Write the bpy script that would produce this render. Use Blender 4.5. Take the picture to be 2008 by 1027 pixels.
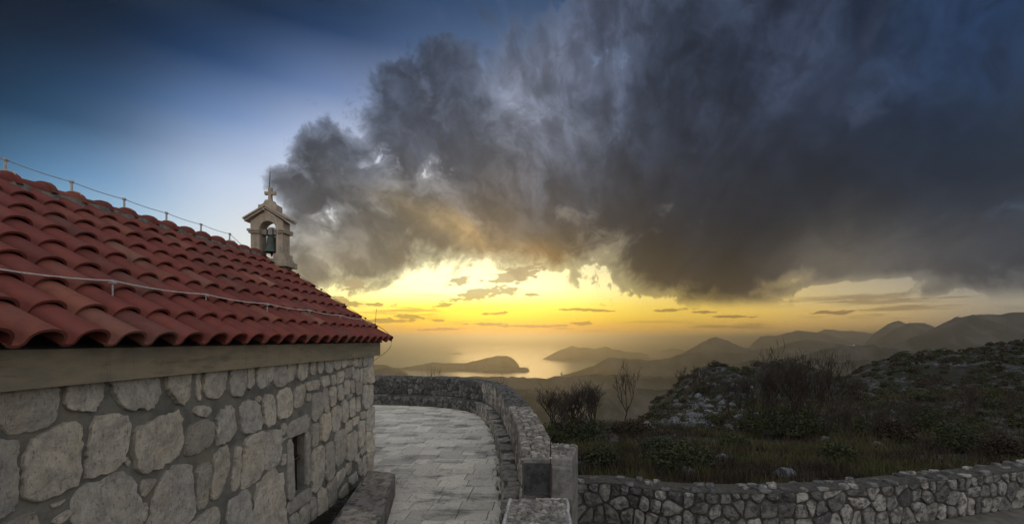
import bpy, bmesh, math, random
import numpy as np
from math import radians, sin, cos, tan, atan, atan2, pi, sqrt, exp
from mathutils import Vector, Matrix, noise as mnoise

scene = bpy.context.scene
C = scene.collection
for o in list(bpy.data.objects):
    bpy.data.objects.remove(o, do_unlink=True)

# ------------------------------------------------------------------ camera
EYE = 2.5                       # metres above the terrace paving
FPX = 900.0                     # focal length for a 2008 px wide frame
VX, VY = 1075.0, 665.0          # where the chapel's long side vanishes
cam_d = bpy.data.cameras.new('camera')
cam_d.sensor_width = 36.0
cam_d.lens = 36.0 * FPX / 2008.0
cam_d.shift_x = (1004.0 - VX) / 2008.0
cam_d.shift_y = (VY - 513.5) / 2008.0
cam_d.clip_start = 0.05
cam_d.clip_end = 200000.0
cam = bpy.data.objects.new('camera', cam_d)
cam.location = (0, 0, EYE)
cam.rotation_euler = (radians(90), 0, 0)
C.objects.link(cam)
scene.camera = cam


def P(px, py, Y):
    """the place at depth Y that is seen at (px, py) of the photograph"""
    return Vector(((px - VX) * Y / FPX, Y, EYE - (py - VY) * Y / FPX))


def lin(c):
    return tuple(((v / 255.0) / 12.92 if v / 255.0 <= 0.04045 else ((v / 255.0 + 0.055) / 1.055) ** 2.4) for v in c)


# ------------------------------------------------------------------ node helpers
class NT:
    def __init__(self, tree):
        self.t = tree

    def new(self, kind, **kw):
        n = self.t.nodes.new(kind)
        for k, v in kw.items():
            setattr(n, k, v)
        return n

    def put(self, sock, v):
        if isinstance(v, bpy.types.NodeSocket):
            self.t.links.new(v, sock)
        elif v is not None:
            sock.default_value = v

    def m(self, op, a, b=None, c=None, clamp=False):
        n = self.new('ShaderNodeMath', operation=op)
        n.use_clamp = clamp
        self.put(n.inputs[0], a)
        if b is not None: self.put(n.inputs[1], b)
        if c is not None: self.put(n.inputs[2], c)
        return n.outputs[0]

    def v(self, op, a, b=None, s=None):
        n = self.new('ShaderNodeVectorMath', operation=op)
        self.put(n.inputs[0], a)
        if b is not None: self.put(n.inputs[1], b)
        if s is not None: self.put(n.inputs['Scale'], s)
        return n.outputs['Value'] if op in ('LENGTH', 'DISTANCE', 'DOT_PRODUCT') else n.outputs['Vector']

    def xyz(self, x, y, z=0.0):
        n = self.new('ShaderNodeCombineXYZ')
        self.put(n.inputs[0], x); self.put(n.inputs[1], y); self.put(n.inputs[2], z)
        return n.outputs[0]

    def sep(self, v):
        n = self.new('ShaderNodeSeparateXYZ')
        self.put(n.inputs[0], v)
        return n.outputs

    def noise(self, vec, scale=5.0, detail=4.0, rough=0.5, dist=0.0, lac=2.0, color=False):
        n = self.new('ShaderNodeTexNoise')
        self.put(n.inputs['Vector'], vec)
        n.inputs['Scale'].default_value = scale
        n.inputs['Detail'].default_value = detail
        n.inputs['Roughness'].default_value = rough
        n.inputs['Lacunarity'].default_value = lac
        n.inputs['Distortion'].default_value = dist
        return n.outputs['Color'] if color else n.outputs[0]

    def vor(self, vec, scale=5.0, feature='F1', rnd=1.0, out='Distance'):
        n = self.new('ShaderNodeTexVoronoi', feature=feature)
        self.put(n.inputs['Vector'], vec)
        n.inputs['Scale'].default_value = scale
        n.inputs['Randomness'].default_value = rnd
        return n.outputs[out]

    def step(self, x, a, b, lo=0.0, hi=1.0):
        n = self.new('ShaderNodeMapRange', interpolation_type='SMOOTHSTEP')
        self.put(n.inputs[0], x)
        n.inputs[1].default_value = a; n.inputs[2].default_value = b
        n.inputs[3].default_value = lo; n.inputs[4].default_value = hi
        return n.outputs[0]

    def mix(self, f, a, b, mode='MIX'):
        n = self.new('ShaderNodeMix', data_type='RGBA', blend_type=mode)
        self.put(n.inputs[0], f)
        for s, v in ((n.inputs[6], a), (n.inputs[7], b)):
            if isinstance(v, (tuple, list)) and len(v) == 3: v = (*v, 1.0)
            self.put(s, v)
        return n.outputs[2]

    def ramp(self, f, stops, interp='LINEAR'):
        n = self.new('ShaderNodeValToRGB')
        cr = n.color_ramp
        cr.interpolation = interp
        while len(cr.elements) < len(stops): cr.elements.new(0.5)
        for e, (p, c) in zip(cr.elements, stops):
            e.position = p
            e.color = (*c, 1.0) if len(c) == 3 else c
        self.put(n.inputs[0], f)
        return n.outputs[0]

    def bump(self, h, strength=0.5, dist=0.01, normal=None):
        n = self.new('ShaderNodeBump')
        self.put(n.inputs['Height'], h)
        n.inputs['Strength'].default_value = strength
        n.inputs['Distance'].default_value = dist
        if normal is not None: self.put(n.inputs['Normal'], normal)
        return n.outputs[0]
# ------------------------------------------------------------------ world: dusk sky with a storm cloud
SKY_GAIN = 1.0
world = bpy.data.worlds.new('World')
scene.world = world
world.use_nodes = True
wt = NT(world.node_tree)
world.node_tree.nodes.clear()
tc = wt.new('ShaderNodeTexCoord').outputs['Generated']
dx, dy, dz = wt.sep(tc)
az = wt.m('ARCTAN2', dx, dy)
hor = wt.m('SQRT', wt.m('ADD', wt.m('MULTIPLY', dx, dx), wt.m('MULTIPLY', dy, dy)))
el = wt.m('ARCTAN2', dz, hor)


def ae(px, py):
    u = (px - VX) / FPX
    t = (VY - py) / FPX / sqrt(1 + u * u)
    return atan(u), atan(t)


A = wt.xyz(az, el)


def field(vec, pts):
    """smooth blend of sky colours anchored at directions: (px, py, radius, colour)"""
    cs, ws = None, None
    for px, py, r, c in pts:
        a, e = ae(px, py)
        rr = r / FPX
        d = wt.v('DISTANCE', vec, (a, e, 0.0))
        w = wt.m('EXPONENT', wt.m('MULTIPLY', wt.m('MULTIPLY', d, d), -1.0 / (rr * rr)))
        c = lin(c)
        n = wt.new('ShaderNodeVectorMath', operation='MULTIPLY_ADD')
        wt.put(n.inputs[0], wt.xyz(w, w, w)); n.inputs[1].default_value = c
        wt.put(n.inputs[2], cs if cs is not None else (0, 0, 0))
        cs = n.outputs[0]
        ws = w if ws is None else wt.m('ADD', ws, w)
    return cs, ws


def blobs(vec, lst):
    """largest of a set of tilted ellipses: (px, py, rx, ry, tilt_deg) -> 1 at the heart, 0 on the rim"""
    out = None
    for px, py, rx, ry, tl in lst:
        a, e = ae(px, py)
        k = cos(a)
        mp = wt.new('ShaderNodeMapping', vector_type='TEXTURE')
        wt.put(mp.inputs['Vector'], vec)
        mp.inputs['Location'].default_value = (a, e, 0)
        mp.inputs['Rotation'].default_value = (0, 0, radians(tl))
        mp.inputs['Scale'].default_value = (rx / FPX * k * k, ry / FPX * k, 1)
        f = wt.m('SUBTRACT', 1.0, wt.v('LENGTH', mp.outputs[0]))
        out = f if out is None else wt.m('MAXIMUM', out, f)
    return out


# clear sky behind the clouds: one gradient of height per compass direction, blended between directions
def column(px, stops):
    st = []
    for py, c in stops:
        st.append((max(0.0, ae(px, py)[1] / (pi / 2)), lin(c)))
    st.sort(key=lambda q: q[0])
    return atan((px - VX) / FPX), wt.ramp(eln, st)


eln = wt.m('MULTIPLY', wt.m('MAXIMUM', el, 0.0), 2 / pi)
ZEN = (-3500, (172, 178, 190))  # zenith above the view, brightened for more light from overhead
cols = [
    column(-200, [(665, (150, 160, 165)), (520, (110, 165, 195)), (400, (40, 110, 154)), (250, (8, 42, 68)), (100, (4, 20, 36)), (-200, (4, 16, 30)), ZEN]),
    column(200, [(665, (200, 196, 180)), (450, (160, 202, 228)), (350, (100, 150, 194)), (250, (34, 80, 120)), (100, (10, 34, 60)), (0, (6, 24, 42)), ZEN]),
    column(450, [(665, (230, 196, 130)), (560, (236, 230, 214)), (450, (228, 236, 243)), (350, (198, 215, 242)), (230, (104, 138, 188)), (120, (26, 62, 106)), (0, (8, 30, 54)), ZEN]),
    column(650, [(665, (244, 180, 60)), (630, (254, 206, 48)), (570, (255, 240, 160)), (500, (240, 232, 204)), (420, (222, 224, 228)), (300, (204, 216, 242)), (180, (108, 136, 184)), (60, (28, 58, 98)), (0, (15, 40, 70)), ZEN]),
    column(860, [(690, (206, 160, 76)), (665, (236, 158, 40)), (643, (250, 172, 26)), (622, (255, 214, 24)), (600, (255, 236, 70)), (572, (255, 252, 186)), (530, (255, 252, 196)), (450, (235, 225, 190)), (300, (190, 193, 206)), (100, (74, 99, 138)), (0, (46, 72, 108)), ZEN]),
    column(1100, [(690, (200, 160, 84)), (665, (224, 156, 52)), (645, (248, 172, 34)), (625, (255, 210, 34)), (600, (255, 232, 90)), (565, (255, 248, 180)), (450, (220, 206, 176)), (250, (170, 176, 192)), (80, (88, 108, 138)), (0, (60, 82, 114)), ZEN]),
    column(1400, [(690, (186, 156, 100)), (665, (200, 162, 96)), (640, (236, 184, 84)), (615, (252, 208, 88)), (580, (250, 214, 120)), (450, (170, 162, 156)), (200, (104, 116, 146)), (0, (58, 72, 104)), ZEN]),
    column(1700, [(665, (160, 142, 112)), (640, (210, 170, 104)), (610, (226, 192, 124)), (580, (200, 185, 150)), (500, (140, 142, 146)), (200, (76, 94, 130)), (0, (38, 64, 104)), ZEN]),
    column(1980, [(665, (104, 100, 98)), (620, (136, 135, 134)), (590, (150, 148, 142)), (500, (96, 105, 118)), (300, (44, 112, 164)), (200, (26, 78, 130)), (80, (15, 56, 102)), (0, (13, 48, 88)), ZEN]),
]
clear, wsum = None, None
aa = [c[0] for c in cols]
for i, (a0, c0) in enumerate(cols):
    sg = 0.72 * ((aa[min(i + 1, len(aa) - 1)] - aa[max(i - 1, 0)]) / (2 if 0 < i < len(aa) - 1 else 1))
    d_ = wt.m('MULTIPLY', wt.m('SUBTRACT', wt.m('MINIMUM', wt.m('MAXIMUM', az, aa[0]), aa[-1]), a0), 1 / sg)
    w_ = wt.m('EXPONENT', wt.m('MULTIPLY', wt.m('MULTIPLY', d_, d_), -1.0))
    n = wt.new('ShaderNodeVectorMath', operation='MULTIPLY_ADD')
    wt.put(n.inputs[0], wt.xyz(w_, w_, w_)); wt.put(n.inputs[1], c0); wt.put(n.inputs[2], clear if clear is not None else (0, 0, 0))
    clear = n.outputs[0]
    wsum = w_ if wsum is None else wt.m('ADD', wsum, w_)
clear = wt.v('DIVIDE', clear, wt.xyz(wsum, wsum, wsum))
# unseen sky behind and overhead, made bright and pale to light wall and paving
back = wt.ramp(eln, [(0.0, lin((232, 222, 210))), (0.12, lin((244, 238, 234))), (0.4, lin((224, 226, 230))), (1.0, lin(ZEN[1]))])
glow = wt.step(blobs(A, [(880, 578, 520, 130, 0), (775, 566, 120, 60, 0)]), 0.0, 0.9)
clear = wt.v('SCALE', clear, s=wt.m('MULTIPLY_ADD', glow, 0.7, 1.0))
side = wt.step(wt.m('ABSOLUTE', az), radians(52), radians(100))
clear = wt.mix(side, clear, wt.v('SCALE', back, s=1.18))

# cloud coordinates: a flat layer overhead, plus angle space, both gently warped
warp = wt.v('SCALE', wt.v('SUBTRACT', wt.noise(A, 6.0, 3, 0.55, color=True), (0.5, 0.5, 0.5)), s=0.13)
Aw = wt.v('ADD', A, warp)
nA = wt.noise(Aw, 9.0, 6, 0.6)
nA2 = wt.noise(wt.v('ADD', Aw, (4.0, 1.7, 0)), 22.0, 7, 0.68)
ca, ce = ae(1230, 690)
rel_ = wt.v('SUBTRACT', wt.v('ADD', A, wt.v('SCALE', warp, s=0.55)), (ca, ce, 0.0))
rx_, ry_, _z = wt.sep(rel_)
rr_ = wt.v('LENGTH', rel_)
fan = wt.xyz(wt.m('MULTIPLY', wt.m('ARCTAN2', rx_, wt.m('ADD', ry_, 0.03)), 1.0), wt.m('MULTIPLY', wt.m('LOGARITHM', wt.m('ADD', rr_, 0.08), 2.718), 0.36))
nQ = wt.noise(fan, 6.4, 6, 0.56)
nF = wt.noise(wt.v('ADD', fan, (3.1, 8.0, 0)), 2.3, 3, 0.5)

body = blobs(A, [
    (600, 385, 95, 50, -25), (690, 350, 130, 100, 0), (700, 470, 170, 105, 0), (800, 270, 120, 130, 20),
    (795, 195, 75, 72, 0), (890, 150, 88, 76, -10), (980, 320, 300, 215, 0), (960, 440, 330, 82, -8),
    (1350, 290, 620, 270, -4), (1350, 80, 280, 420, 8), (1385, 500, 285, 112, -6), (1780, 330, 520, 250, 6),
    (1850, 480, 420, 100, 4), (1560, 50, 320, 300, 0), (1120, 190, 240, 150, 0),
    (2300, 480, 500, 160, 6), (620, 525, 60, 40, -30), (1620, 490, 300, 90, 0), (1480, 500, 260, 95, 0), (1560, 400, 340, 170, 0),
])
edge_n = wt.m('ADD', wt.m('MULTIPLY', wt.m('SUBTRACT', nA, 0.5), 1.25), wt.m('MULTIPLY', wt.m('SUBTRACT', nA2, 0.5), 0.62))
dens = wt.m('ADD', body, edge_n)
edge_n = wt.m('MULTIPLY', edge_n, wt.step(el, 0.05, 0.2, 0.4, 1.0))
# thin places let the bright sky through (upper middle, and small holes on the left)
thin = blobs(A, [(1080, 170, 210, 90, -20), (1010, 240, 110, 60, 40), (760, 300, 60, 60, 40), (700, 340, 75, 50, 20),
                 (1180, 130, 100, 60, 0), (640, 440, 50, 60, 0), (860, 330, 90, 50, 10)])
dens = wt.m('SUBTRACT', dens, wt.m('MULTIPLY', wt.step(thin, -0.3, 0.9), wt.step(nA2, 0.42, 0.66, 0.1, 0.62)))
low = blobs(A, [(1690, 562, 220, 30, 6), (1560, 540, 60, 22, 20)])
dens = wt.m('SUBTRACT', dens, wt.m('MULTIPLY', wt.step(low, -0.2, 0.8), wt.step(nA, 0.38, 0.62, 0.15, 0.5)))
mask = wt.m('MULTIPLY', wt.step(dens, 0.0, 0.10), wt.step(el, 0.055, 0.085))
depth = wt.step(dens, 0.05, 0.5)

shade_pts = [
    (600, 400, 90, (84, 85, 92)), (700, 480, 100, (110, 106, 98)), (820, 500, 90, (136, 120, 92)),
    (690, 320, 90, (78, 86, 100)), (800, 220, 100, (62, 74, 94)), (900, 140, 80, (76, 86, 106)),
    (860, 310, 100, (88, 92, 102)), (820, 410, 80, (102, 99, 96)), (940, 470, 70, (120, 102, 76)),
    (1000, 400, 80, (84, 80, 78)), (1090, 515, 60, (120, 98, 66)), (640, 560, 70, (130, 114, 84)),
    (1050, 220, 100, (122, 128, 144)), (1150, 100, 110, (84, 92, 114)), (1120, 330, 110, (64, 70, 82)),
    (1190, 460, 100, (38, 35, 36)), (1280, 570, 60, (70, 60, 50)), (1360, 545, 90, (40, 35, 33)), (1300, 350, 150, (34, 39, 50)),
    (1300, 150, 140, (50, 60, 76)), (1500, 490, 150, (24, 23, 26)), (1560, 300, 170, (32, 39, 52)),
    (1500, 60, 130, (52, 62, 84)), (1600, 150, 70, (70, 82, 108)), (1450, 590, 50, (90, 78, 66)), (1640, 562, 80, (164, 152, 132)), (1790, 570, 70, (150, 146, 138)),
    (1740, 490, 130, (31, 33, 38)), (1780, 250, 170, (26, 36, 50)), (1900, 550, 90, (66, 64, 68)),
    (2020, 450, 150, (28, 33, 42)), (1850, 60, 120, (28, 52, 84)), (2050, 560, 90, (86, 88, 94)),
    (2300, 400, 300, (46, 56, 72)),
]
ss, sw = field(wt.v('ADD', A, wt.v('SCALE', warp, s=0.8)), shade_pts)
ss = wt.v('ADD', ss, (0.0012, 0.0016, 0.0024)); sw = wt.m('ADD', sw, 0.02)
shade = wt.v('DIVIDE', ss, wt.xyz(sw, sw, sw))
# light and dark billows inside the cloud, softer in the heavy part
heavy = wt.step(blobs(A, [(1430, 500, 620, 210, 0), (1800, 350, 520, 380, 0)]), 0.0, 0.5)
bill = wt.step(wt.m('ADD', wt.m('MULTIPLY', nA, 0.62), wt.m('MULTIPLY', nA2, 0.38)), 0.40, 0.60)
relief = wt.m('ADD', wt.m('MULTIPLY', wt.m('SUBTRACT', bill, 0.5), 0.62), wt.m('ADD', wt.m('MULTIPLY', wt.m('SUBTRACT', nQ, 0.5), 2.3), wt.m('MULTIPLY', wt.m('SUBTRACT', nF, 0.5), 2.6)))
amp = wt.m('MULTIPLY_ADD', heavy, -0.66, 1.05)
gain = wt.m('EXPONENT', wt.m('MULTIPLY', relief, wt.m('MULTIPLY', amp, -1.0)))
shade = wt.v('SCALE', shade, s=gain)
# the golden underside that runs down towards the glow
gold = wt.step(wt.m('ADD', blobs(wt.v('ADD', A, wt.v('SCALE', warp, s=0.9)), [(880, 455, 250, 40, -27), (1060, 525, 150, 50, -24)]), wt.m('MULTIPLY', wt.m('SUBTRACT', nQ, 0.5), 2.0)), -0.15, 0.95)
shade = wt.mix(wt.m('MULTIPLY', gold, 0.85), shade, wt.v('MULTIPLY', shade, (1.75, 1.50, 1.0)))
# rims are lit through
rim = wt.m('MULTIPLY', wt.m('SUBTRACT', 1.0, depth), 0.36)
shade = wt.mix(rim, shade, clear)
lit = wt.m('MULTIPLY', wt.m('SUBTRACT', 1.0, wt.step(dens, 0.03, 0.20)), wt.m('SUBTRACT', 1.0, heavy))
shade = wt.mix(wt.m('MULTIPLY', lit, 0.55), shade, wt.v('SCALE', clear, s=1.12))
sky = wt.mix(wt.m('MULTIPLY', mask, 0.97), clear, shade)

# small flat clouds against the glow
small = blobs(wt.v('ADD', A, wt.v('MULTIPLY', warp, (0.35, 0.12, 0))), [
    (905, 551, 26, 8, 8), (1010, 541, 62, 16, 18), (935, 577, 58, 13, 9), (990, 571, 34, 9, 8), (872, 597, 24, 6, 14),
    (1036, 577, 16, 3.5, 0), (1150, 607, 62, 3.6, -1), (978, 614, 26, 3.6, 0), (690, 556, 34, 12, 6), (680, 590, 46, 9, -8),
    (745, 598, 38, 4.5, -2), (810, 621, 34, 6, 0), (770, 629, 66, 5, 2), (858, 628, 18, 3, 0), (1140, 634, 26, 4, 0),
    (960, 635, 40, 3.5, 0), (1040, 638, 90, 3, 0), (870, 645, 60, 3, 2), (1320, 608, 40, 4, 0), (1440, 619, 50, 3, 0),
    (1380, 612, 26, 3, 0), (1640, 611, 50, 5, 0), 
])
n3 = wt.noise(wt.v('MULTIPLY', A, (1.0, 3.0, 1)), 46.0, 4, 0.6)
smask = wt.step(wt.m('ADD', small, wt.m('MULTIPLY', wt.m('SUBTRACT', n3, 0.5), 2.8)), 0.02, 0.36)
streak = wt.noise(wt.v('MULTIPLY', A, (1.0, 11.0, 1)), 5.5, 6, 0.62)
sband = wt.step(blobs(A, [(1720, 598, 360, 34, 0), (1150, 640, 520, 14, 0), (760, 600, 170, 50, 0)]), 0.0, 0.5)
smask = wt.m('MAXIMUM', smask, wt.m('MULTIPLY', wt.step(streak, 0.49, 0.62), wt.m('MULTIPLY', sband, 0.75)))
scol = wt.mix(0.22, wt.v('MULTIPLY', clear, (0.36, 0.30, 0.32)), lin((150, 126, 88)))
sky = wt.mix(wt.m('MULTIPLY', smask, 0.85), sky, scol)
# faint wisps in the clear part
wn = nQ
wisp = wt.m('MULTIPLY', wt.step(wn, 0.52, 0.74), wt.step(blobs(A, [(700, 150, 190, 120, -20), (1000, 70, 200, 90, 0), (1760, 60, 90, 90, 0)]), 0.0, 0.5))
sky = wt.mix(wt.m('MULTIPLY', wisp, 0.14), sky, lin((150, 160, 186)))
bg = wt.new('ShaderNodeBackground')
wt.put(bg.inputs['Color'], sky)
bg.inputs['Strength'].default_value = SKY_GAIN
wo = wt.new('ShaderNodeOutputWorld')
wt.put(wo.inputs['Surface'], bg.outputs[0])
world.cycles.sampling_method = 'MANUAL'
world.cycles.sample_map_resolution = 512

SUN_AZ, SUN_EL = ae(1000, 560)
sun_d = bpy.data.lights.new('sun', 'SUN')
sun_d.energy = 0.36
sun_d.angle = radians(14)
sun_d.color = (1.0, 0.66, 0.28)
sun = bpy.data.objects.new('sun', sun_d)
sd = Vector((sin(SUN_AZ) * cos(SUN_EL), cos(SUN_AZ) * cos(SUN_EL), sin(SUN_EL)))
sun.rotation_euler = sd.to_track_quat('Z', 'Y').to_euler()
sun.location = (0, 0, 60)
C.objects.link(sun)

scene.view_settings.view_transform = 'Standard'
scene.view_settings.look = 'None'
scene.view_settings.exposure = 0.0
scene.view_settings.gamma = 1.0
scene.view_settings.use_curve_mapping = False
scene.cycles.use_denoising = True
scene.cycles.max_bounces = 6
scene.cycles.volume_bounces = 0
# ------------------------------------------------------------------ materials
def material(name, build, rough=0.85):
    m = bpy.data.materials.new(name)
    m.use_nodes = True
    t = NT(m.node_tree)
    bs = m.node_tree.nodes['Principled BSDF']
    bs.inputs['Roughness'].default_value = rough
    bs.inputs['Specular IOR Level'].default_value = 0.3
    pos = t.new('ShaderNodeNewGeometry').outputs['Position']
    info = t.new('ShaderNodeObjectInfo')
    rnd = info.outputs['Random']
    off = t.v('SCALE', t.xyz(rnd, t.m('FRACT', t.m('MULTIPLY', rnd, 7.13)), rnd), s=40.0)
    col, normal, r = build(t, pos, rnd, t.v('ADD', pos, off))
    if isinstance(col, tuple): col = (*col, 1.0)
    t.put(bs.inputs['Base Color'], col)
    if normal is not None: t.put(bs.inputs['Normal'], normal)
    if r is not None: t.put(bs.inputs['Roughness'], r)
    return m


def b_wallstone(t, pos, rnd, p):
    base = t.ramp(rnd, [(0, (0.38, 0.35, 0.30)), (0.25, (0.56, 0.51, 0.42)), (0.5, (0.65, 0.59, 0.48)), (0.75, (0.48, 0.46, 0.42)), (1, (0.68, 0.60, 0.46))])
    n1 = t.noise(p, 9, 6, 0.65)
    n2 = t.noise(t.v('MULTIPLY', p, (1, 1, 0.4)), 55, 7, 0.75)
    n3 = t.noise(p, 3.2, 3, 0.5)
    c = t.mix(t.step(n1, 0.36, 0.68, 0, 0.6), base, (0.22, 0.215, 0.21))
    c = t.mix(t.step(n3, 0.5, 0.72, 0, 0.3), c, (0.50, 0.40, 0.27))
    c = t.mix(t.step(n2, 0.52, 0.68, 0, 0.75), c, (0.10, 0.095, 0.09))
    c = t.mix(t.step(n2, 0.30, 0.44, 0.5, 0), c, (0.56, 0.52, 0.46))
    h = t.m('ADD', t.m('MULTIPLY', n1, 1.1), t.m('MULTIPLY', n2, 0.6))
    return c, t.bump(h, 1.0, 0.045), None


def b_mortar(t, pos, rnd, p):
    n1 = t.noise(pos, 6, 5, 0.6); n2 = t.noise(pos, 70, 4, 0.6)
    c = t.mix(t.step(n1, 0.35, 0.65), (0.18, 0.175, 0.15), (0.11, 0.11, 0.10))
    c = t.mix(t.step(t.noise(pos, 2.5, 3, 0.5), 0.52, 0.7, 0, 0.5), c, (0.19, 0.16, 0.115))
    return c, t.bump(t.m('ADD', n1, t.m('MULTIPLY', n2, 0.3)), 0.9, 0.02), None


def b_tile(t, pos, rnd, p):
    base = t.ramp(rnd, [(0, (0.125, 0.036, 0.028)), (0.3, (0.18, 0.049, 0.036)), (0.7, (0.155, 0.042, 0.033)), (0.88, (0.21, 0.075, 0.050)), (0.94, (0.105, 0.040, 0.034)), (1, (0.25, 0.11, 0.075))])
    n1 = t.noise(p, 5, 5, 0.6); n2 = t.noise(p, 160, 3, 0.6)
    c = t.mix(t.step(n1, 0.42, 0.72, 0, 0.5), base, (0.085, 0.028, 0.025))
    c = t.mix(t.step(n2, 0.55, 0.7, 0, 0.3), c, (0.24, 0.09, 0.07))
    c = t.mix(t.step(t.noise(pos, 2.3, 6, 0.75), 0.54, 0.70, 0, 0.5), c, (0.085, 0.072, 0.06))
    c = t.mix(t.step(t.noise(t.v('ADD', pos, (5, 5, 5)), 14, 5, 0.7), 0.60, 0.70, 0, 0.55), c, (0.055, 0.045, 0.040))
    return c, t.bump(t.m('ADD', n1, t.m('MULTIPLY', n2, 0.3)), 0.5, 0.006), t.step(n1, 0.3, 0.7, 0.62, 0.8)


def b_beam(t, pos, rnd, p):
    n1 = t.noise(t.v('MULTIPLY', pos, (1, 0.5, 2.0)), 3, 6, 0.65); n2 = t.noise(pos, 60, 4, 0.6)
    streak = t.noise(t.v('MULTIPLY', pos, (8, 8, 0.5)), 2.2, 4, 0.6)
    c = t.mix(t.step(n1, 0.35, 0.65), (0.26, 0.215, 0.145), (0.17, 0.155, 0.12))
    c = t.mix(t.step(streak, 0.55, 0.75, 0, 0.45), c, (0.08, 0.075, 0.06))
    c = t.mix(t.step(n2, 0.6, 0.75, 0, 0.3), c, (0.30, 0.26, 0.19))
    c = t.mix(t.step(t.noise(t.v('MULTIPLY', pos, (1, .35, 1.6)), 4.5, 7, 0.75), 0.52, 0.66, 0, 0.6), c, (0.09, 0.085, 0.06))
    return c, t.bump(t.m('ADD', n1, t.m('MULTIPLY', n2, 0.25)), 0.8, 0.014), None


def b_tower(t, pos, rnd, p):
    n1 = t.noise(pos, 7, 6, 0.6); n2 = t.noise(pos, 60, 4, 0.6)
    st = t.noise(t.v('MULTIPLY', pos, (5, 5, 0.6)), 2.5, 4, 0.6)
    c = t.mix(t.step(n1, 0.35, 0.65), (0.40, 0.33, 0.25), (0.29, 0.25, 0.20))
    c = t.mix(t.step(st, 0.56, 0.72, 0, 0.5), c, (0.15, 0.13, 0.11))
    return c, t.bump(t.m('ADD', n1, t.m('MULTIPLY', n2, 0.3)), 0.4, 0.01), None


def b_paving(t, pos, rnd, p):
    base = t.ramp(rnd, [(0, (0.38, 0.36, 0.31)), (0.25, (0.52, 0.49, 0.42)), (0.6, (0.58, 0.545, 0.465)), (1, (0.68, 0.635, 0.53))])
    n1 = t.noise(t.v('MULTIPLY', pos, (0.8, 1.6, 1)), 1.15, 7, 0.68); n2 = t.noise(p, 26, 6, 0.7); n3 = t.noise(pos, 7.5, 5, 0.7)
    c = t.mix(t.step(n1, 0.50, 0.68, 0, 0.85), base, (0.12, 0.117, 0.11))
    c = t.mix(t.step(n3, 0.56, 0.72, 0, 0.6), c, (0.14, 0.135, 0.13))
    c = t.mix(t.step(n2, 0.50, 0.66, 0, 0.6), c, (0.17, 0.16, 0.145))
    c = t.mix(t.step(t.noise(t.v('ADD', pos, (3, 9, 1)), 3.6, 6, 0.75), 0.56, 0.66, 0, 0.55), c, (0.12, 0.118, 0.105))
    return c, t.bump(t.m('ADD', n3, t.m('MULTIPLY', n2, 0.5)), 0.9, 0.014), t.step(n1, 0.4, 0.7, 0.62, 0.82)


def rubble(lo, hi, dark, spot):
    def f(t, pos, rnd, p):
        base = t.ramp(rnd, [(0, lo), (0.45, tuple((a + b) / 2 for a, b in zip(lo, hi))), (0.8, hi), (1, tuple(a * 1.25 for a in hi))])
        n1 = t.noise(p, 7, 7, 0.68); n2 = t.noise(p, 38, 5, 0.7)
        c = t.mix(t.step(n1, 0.42, 0.62, 0, 0.85), base, dark)
        c = t.mix(t.step(n2, 0.60, 0.70, 0, 0.8), c, spot)
        return c, t.bump(t.m('ADD', n1, t.m('MULTIPLY', n2, 0.4)), 1.0, 0.03), None
    return f


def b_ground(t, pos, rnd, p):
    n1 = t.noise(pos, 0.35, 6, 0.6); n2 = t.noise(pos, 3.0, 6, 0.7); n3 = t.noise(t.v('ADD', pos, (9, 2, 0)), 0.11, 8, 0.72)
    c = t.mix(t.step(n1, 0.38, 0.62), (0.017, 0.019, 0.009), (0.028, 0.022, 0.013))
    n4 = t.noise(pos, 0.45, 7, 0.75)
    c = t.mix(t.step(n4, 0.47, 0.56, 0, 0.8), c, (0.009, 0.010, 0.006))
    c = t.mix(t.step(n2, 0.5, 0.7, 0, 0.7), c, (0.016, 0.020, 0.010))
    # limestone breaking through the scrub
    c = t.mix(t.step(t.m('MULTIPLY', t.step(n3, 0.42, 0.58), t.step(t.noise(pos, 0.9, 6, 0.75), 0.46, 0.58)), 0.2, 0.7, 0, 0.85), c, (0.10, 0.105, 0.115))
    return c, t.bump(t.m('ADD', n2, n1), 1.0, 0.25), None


def b_hill(t, pos, rnd, p):
    n1 = t.noise(pos, 0.006, 8, 0.65); n2 = t.noise(pos, 0.05, 6, 0.7)
    c = t.mix(t.step(n1, 0.4, 0.62), (0.030, 0.030, 0.018), (0.07, 0.062, 0.05))
    c = t.mix(t.step(n2, 0.56, 0.68, 0, 0.5), c, (0.14, 0.135, 0.13))
    return c, t.bump(t.m('ADD', n1, n2), 0.8, 6.0), None


def plain(c1, c2, scale=8, bump=0.3, bd=0.01):
    def f(t, pos, rnd, p):
        n = t.noise(p, scale, 5, 0.65)
        return t.mix(t.step(n, 0.35, 0.65), c1, c2), t.bump(n, bump, bd), None
    return f


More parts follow.
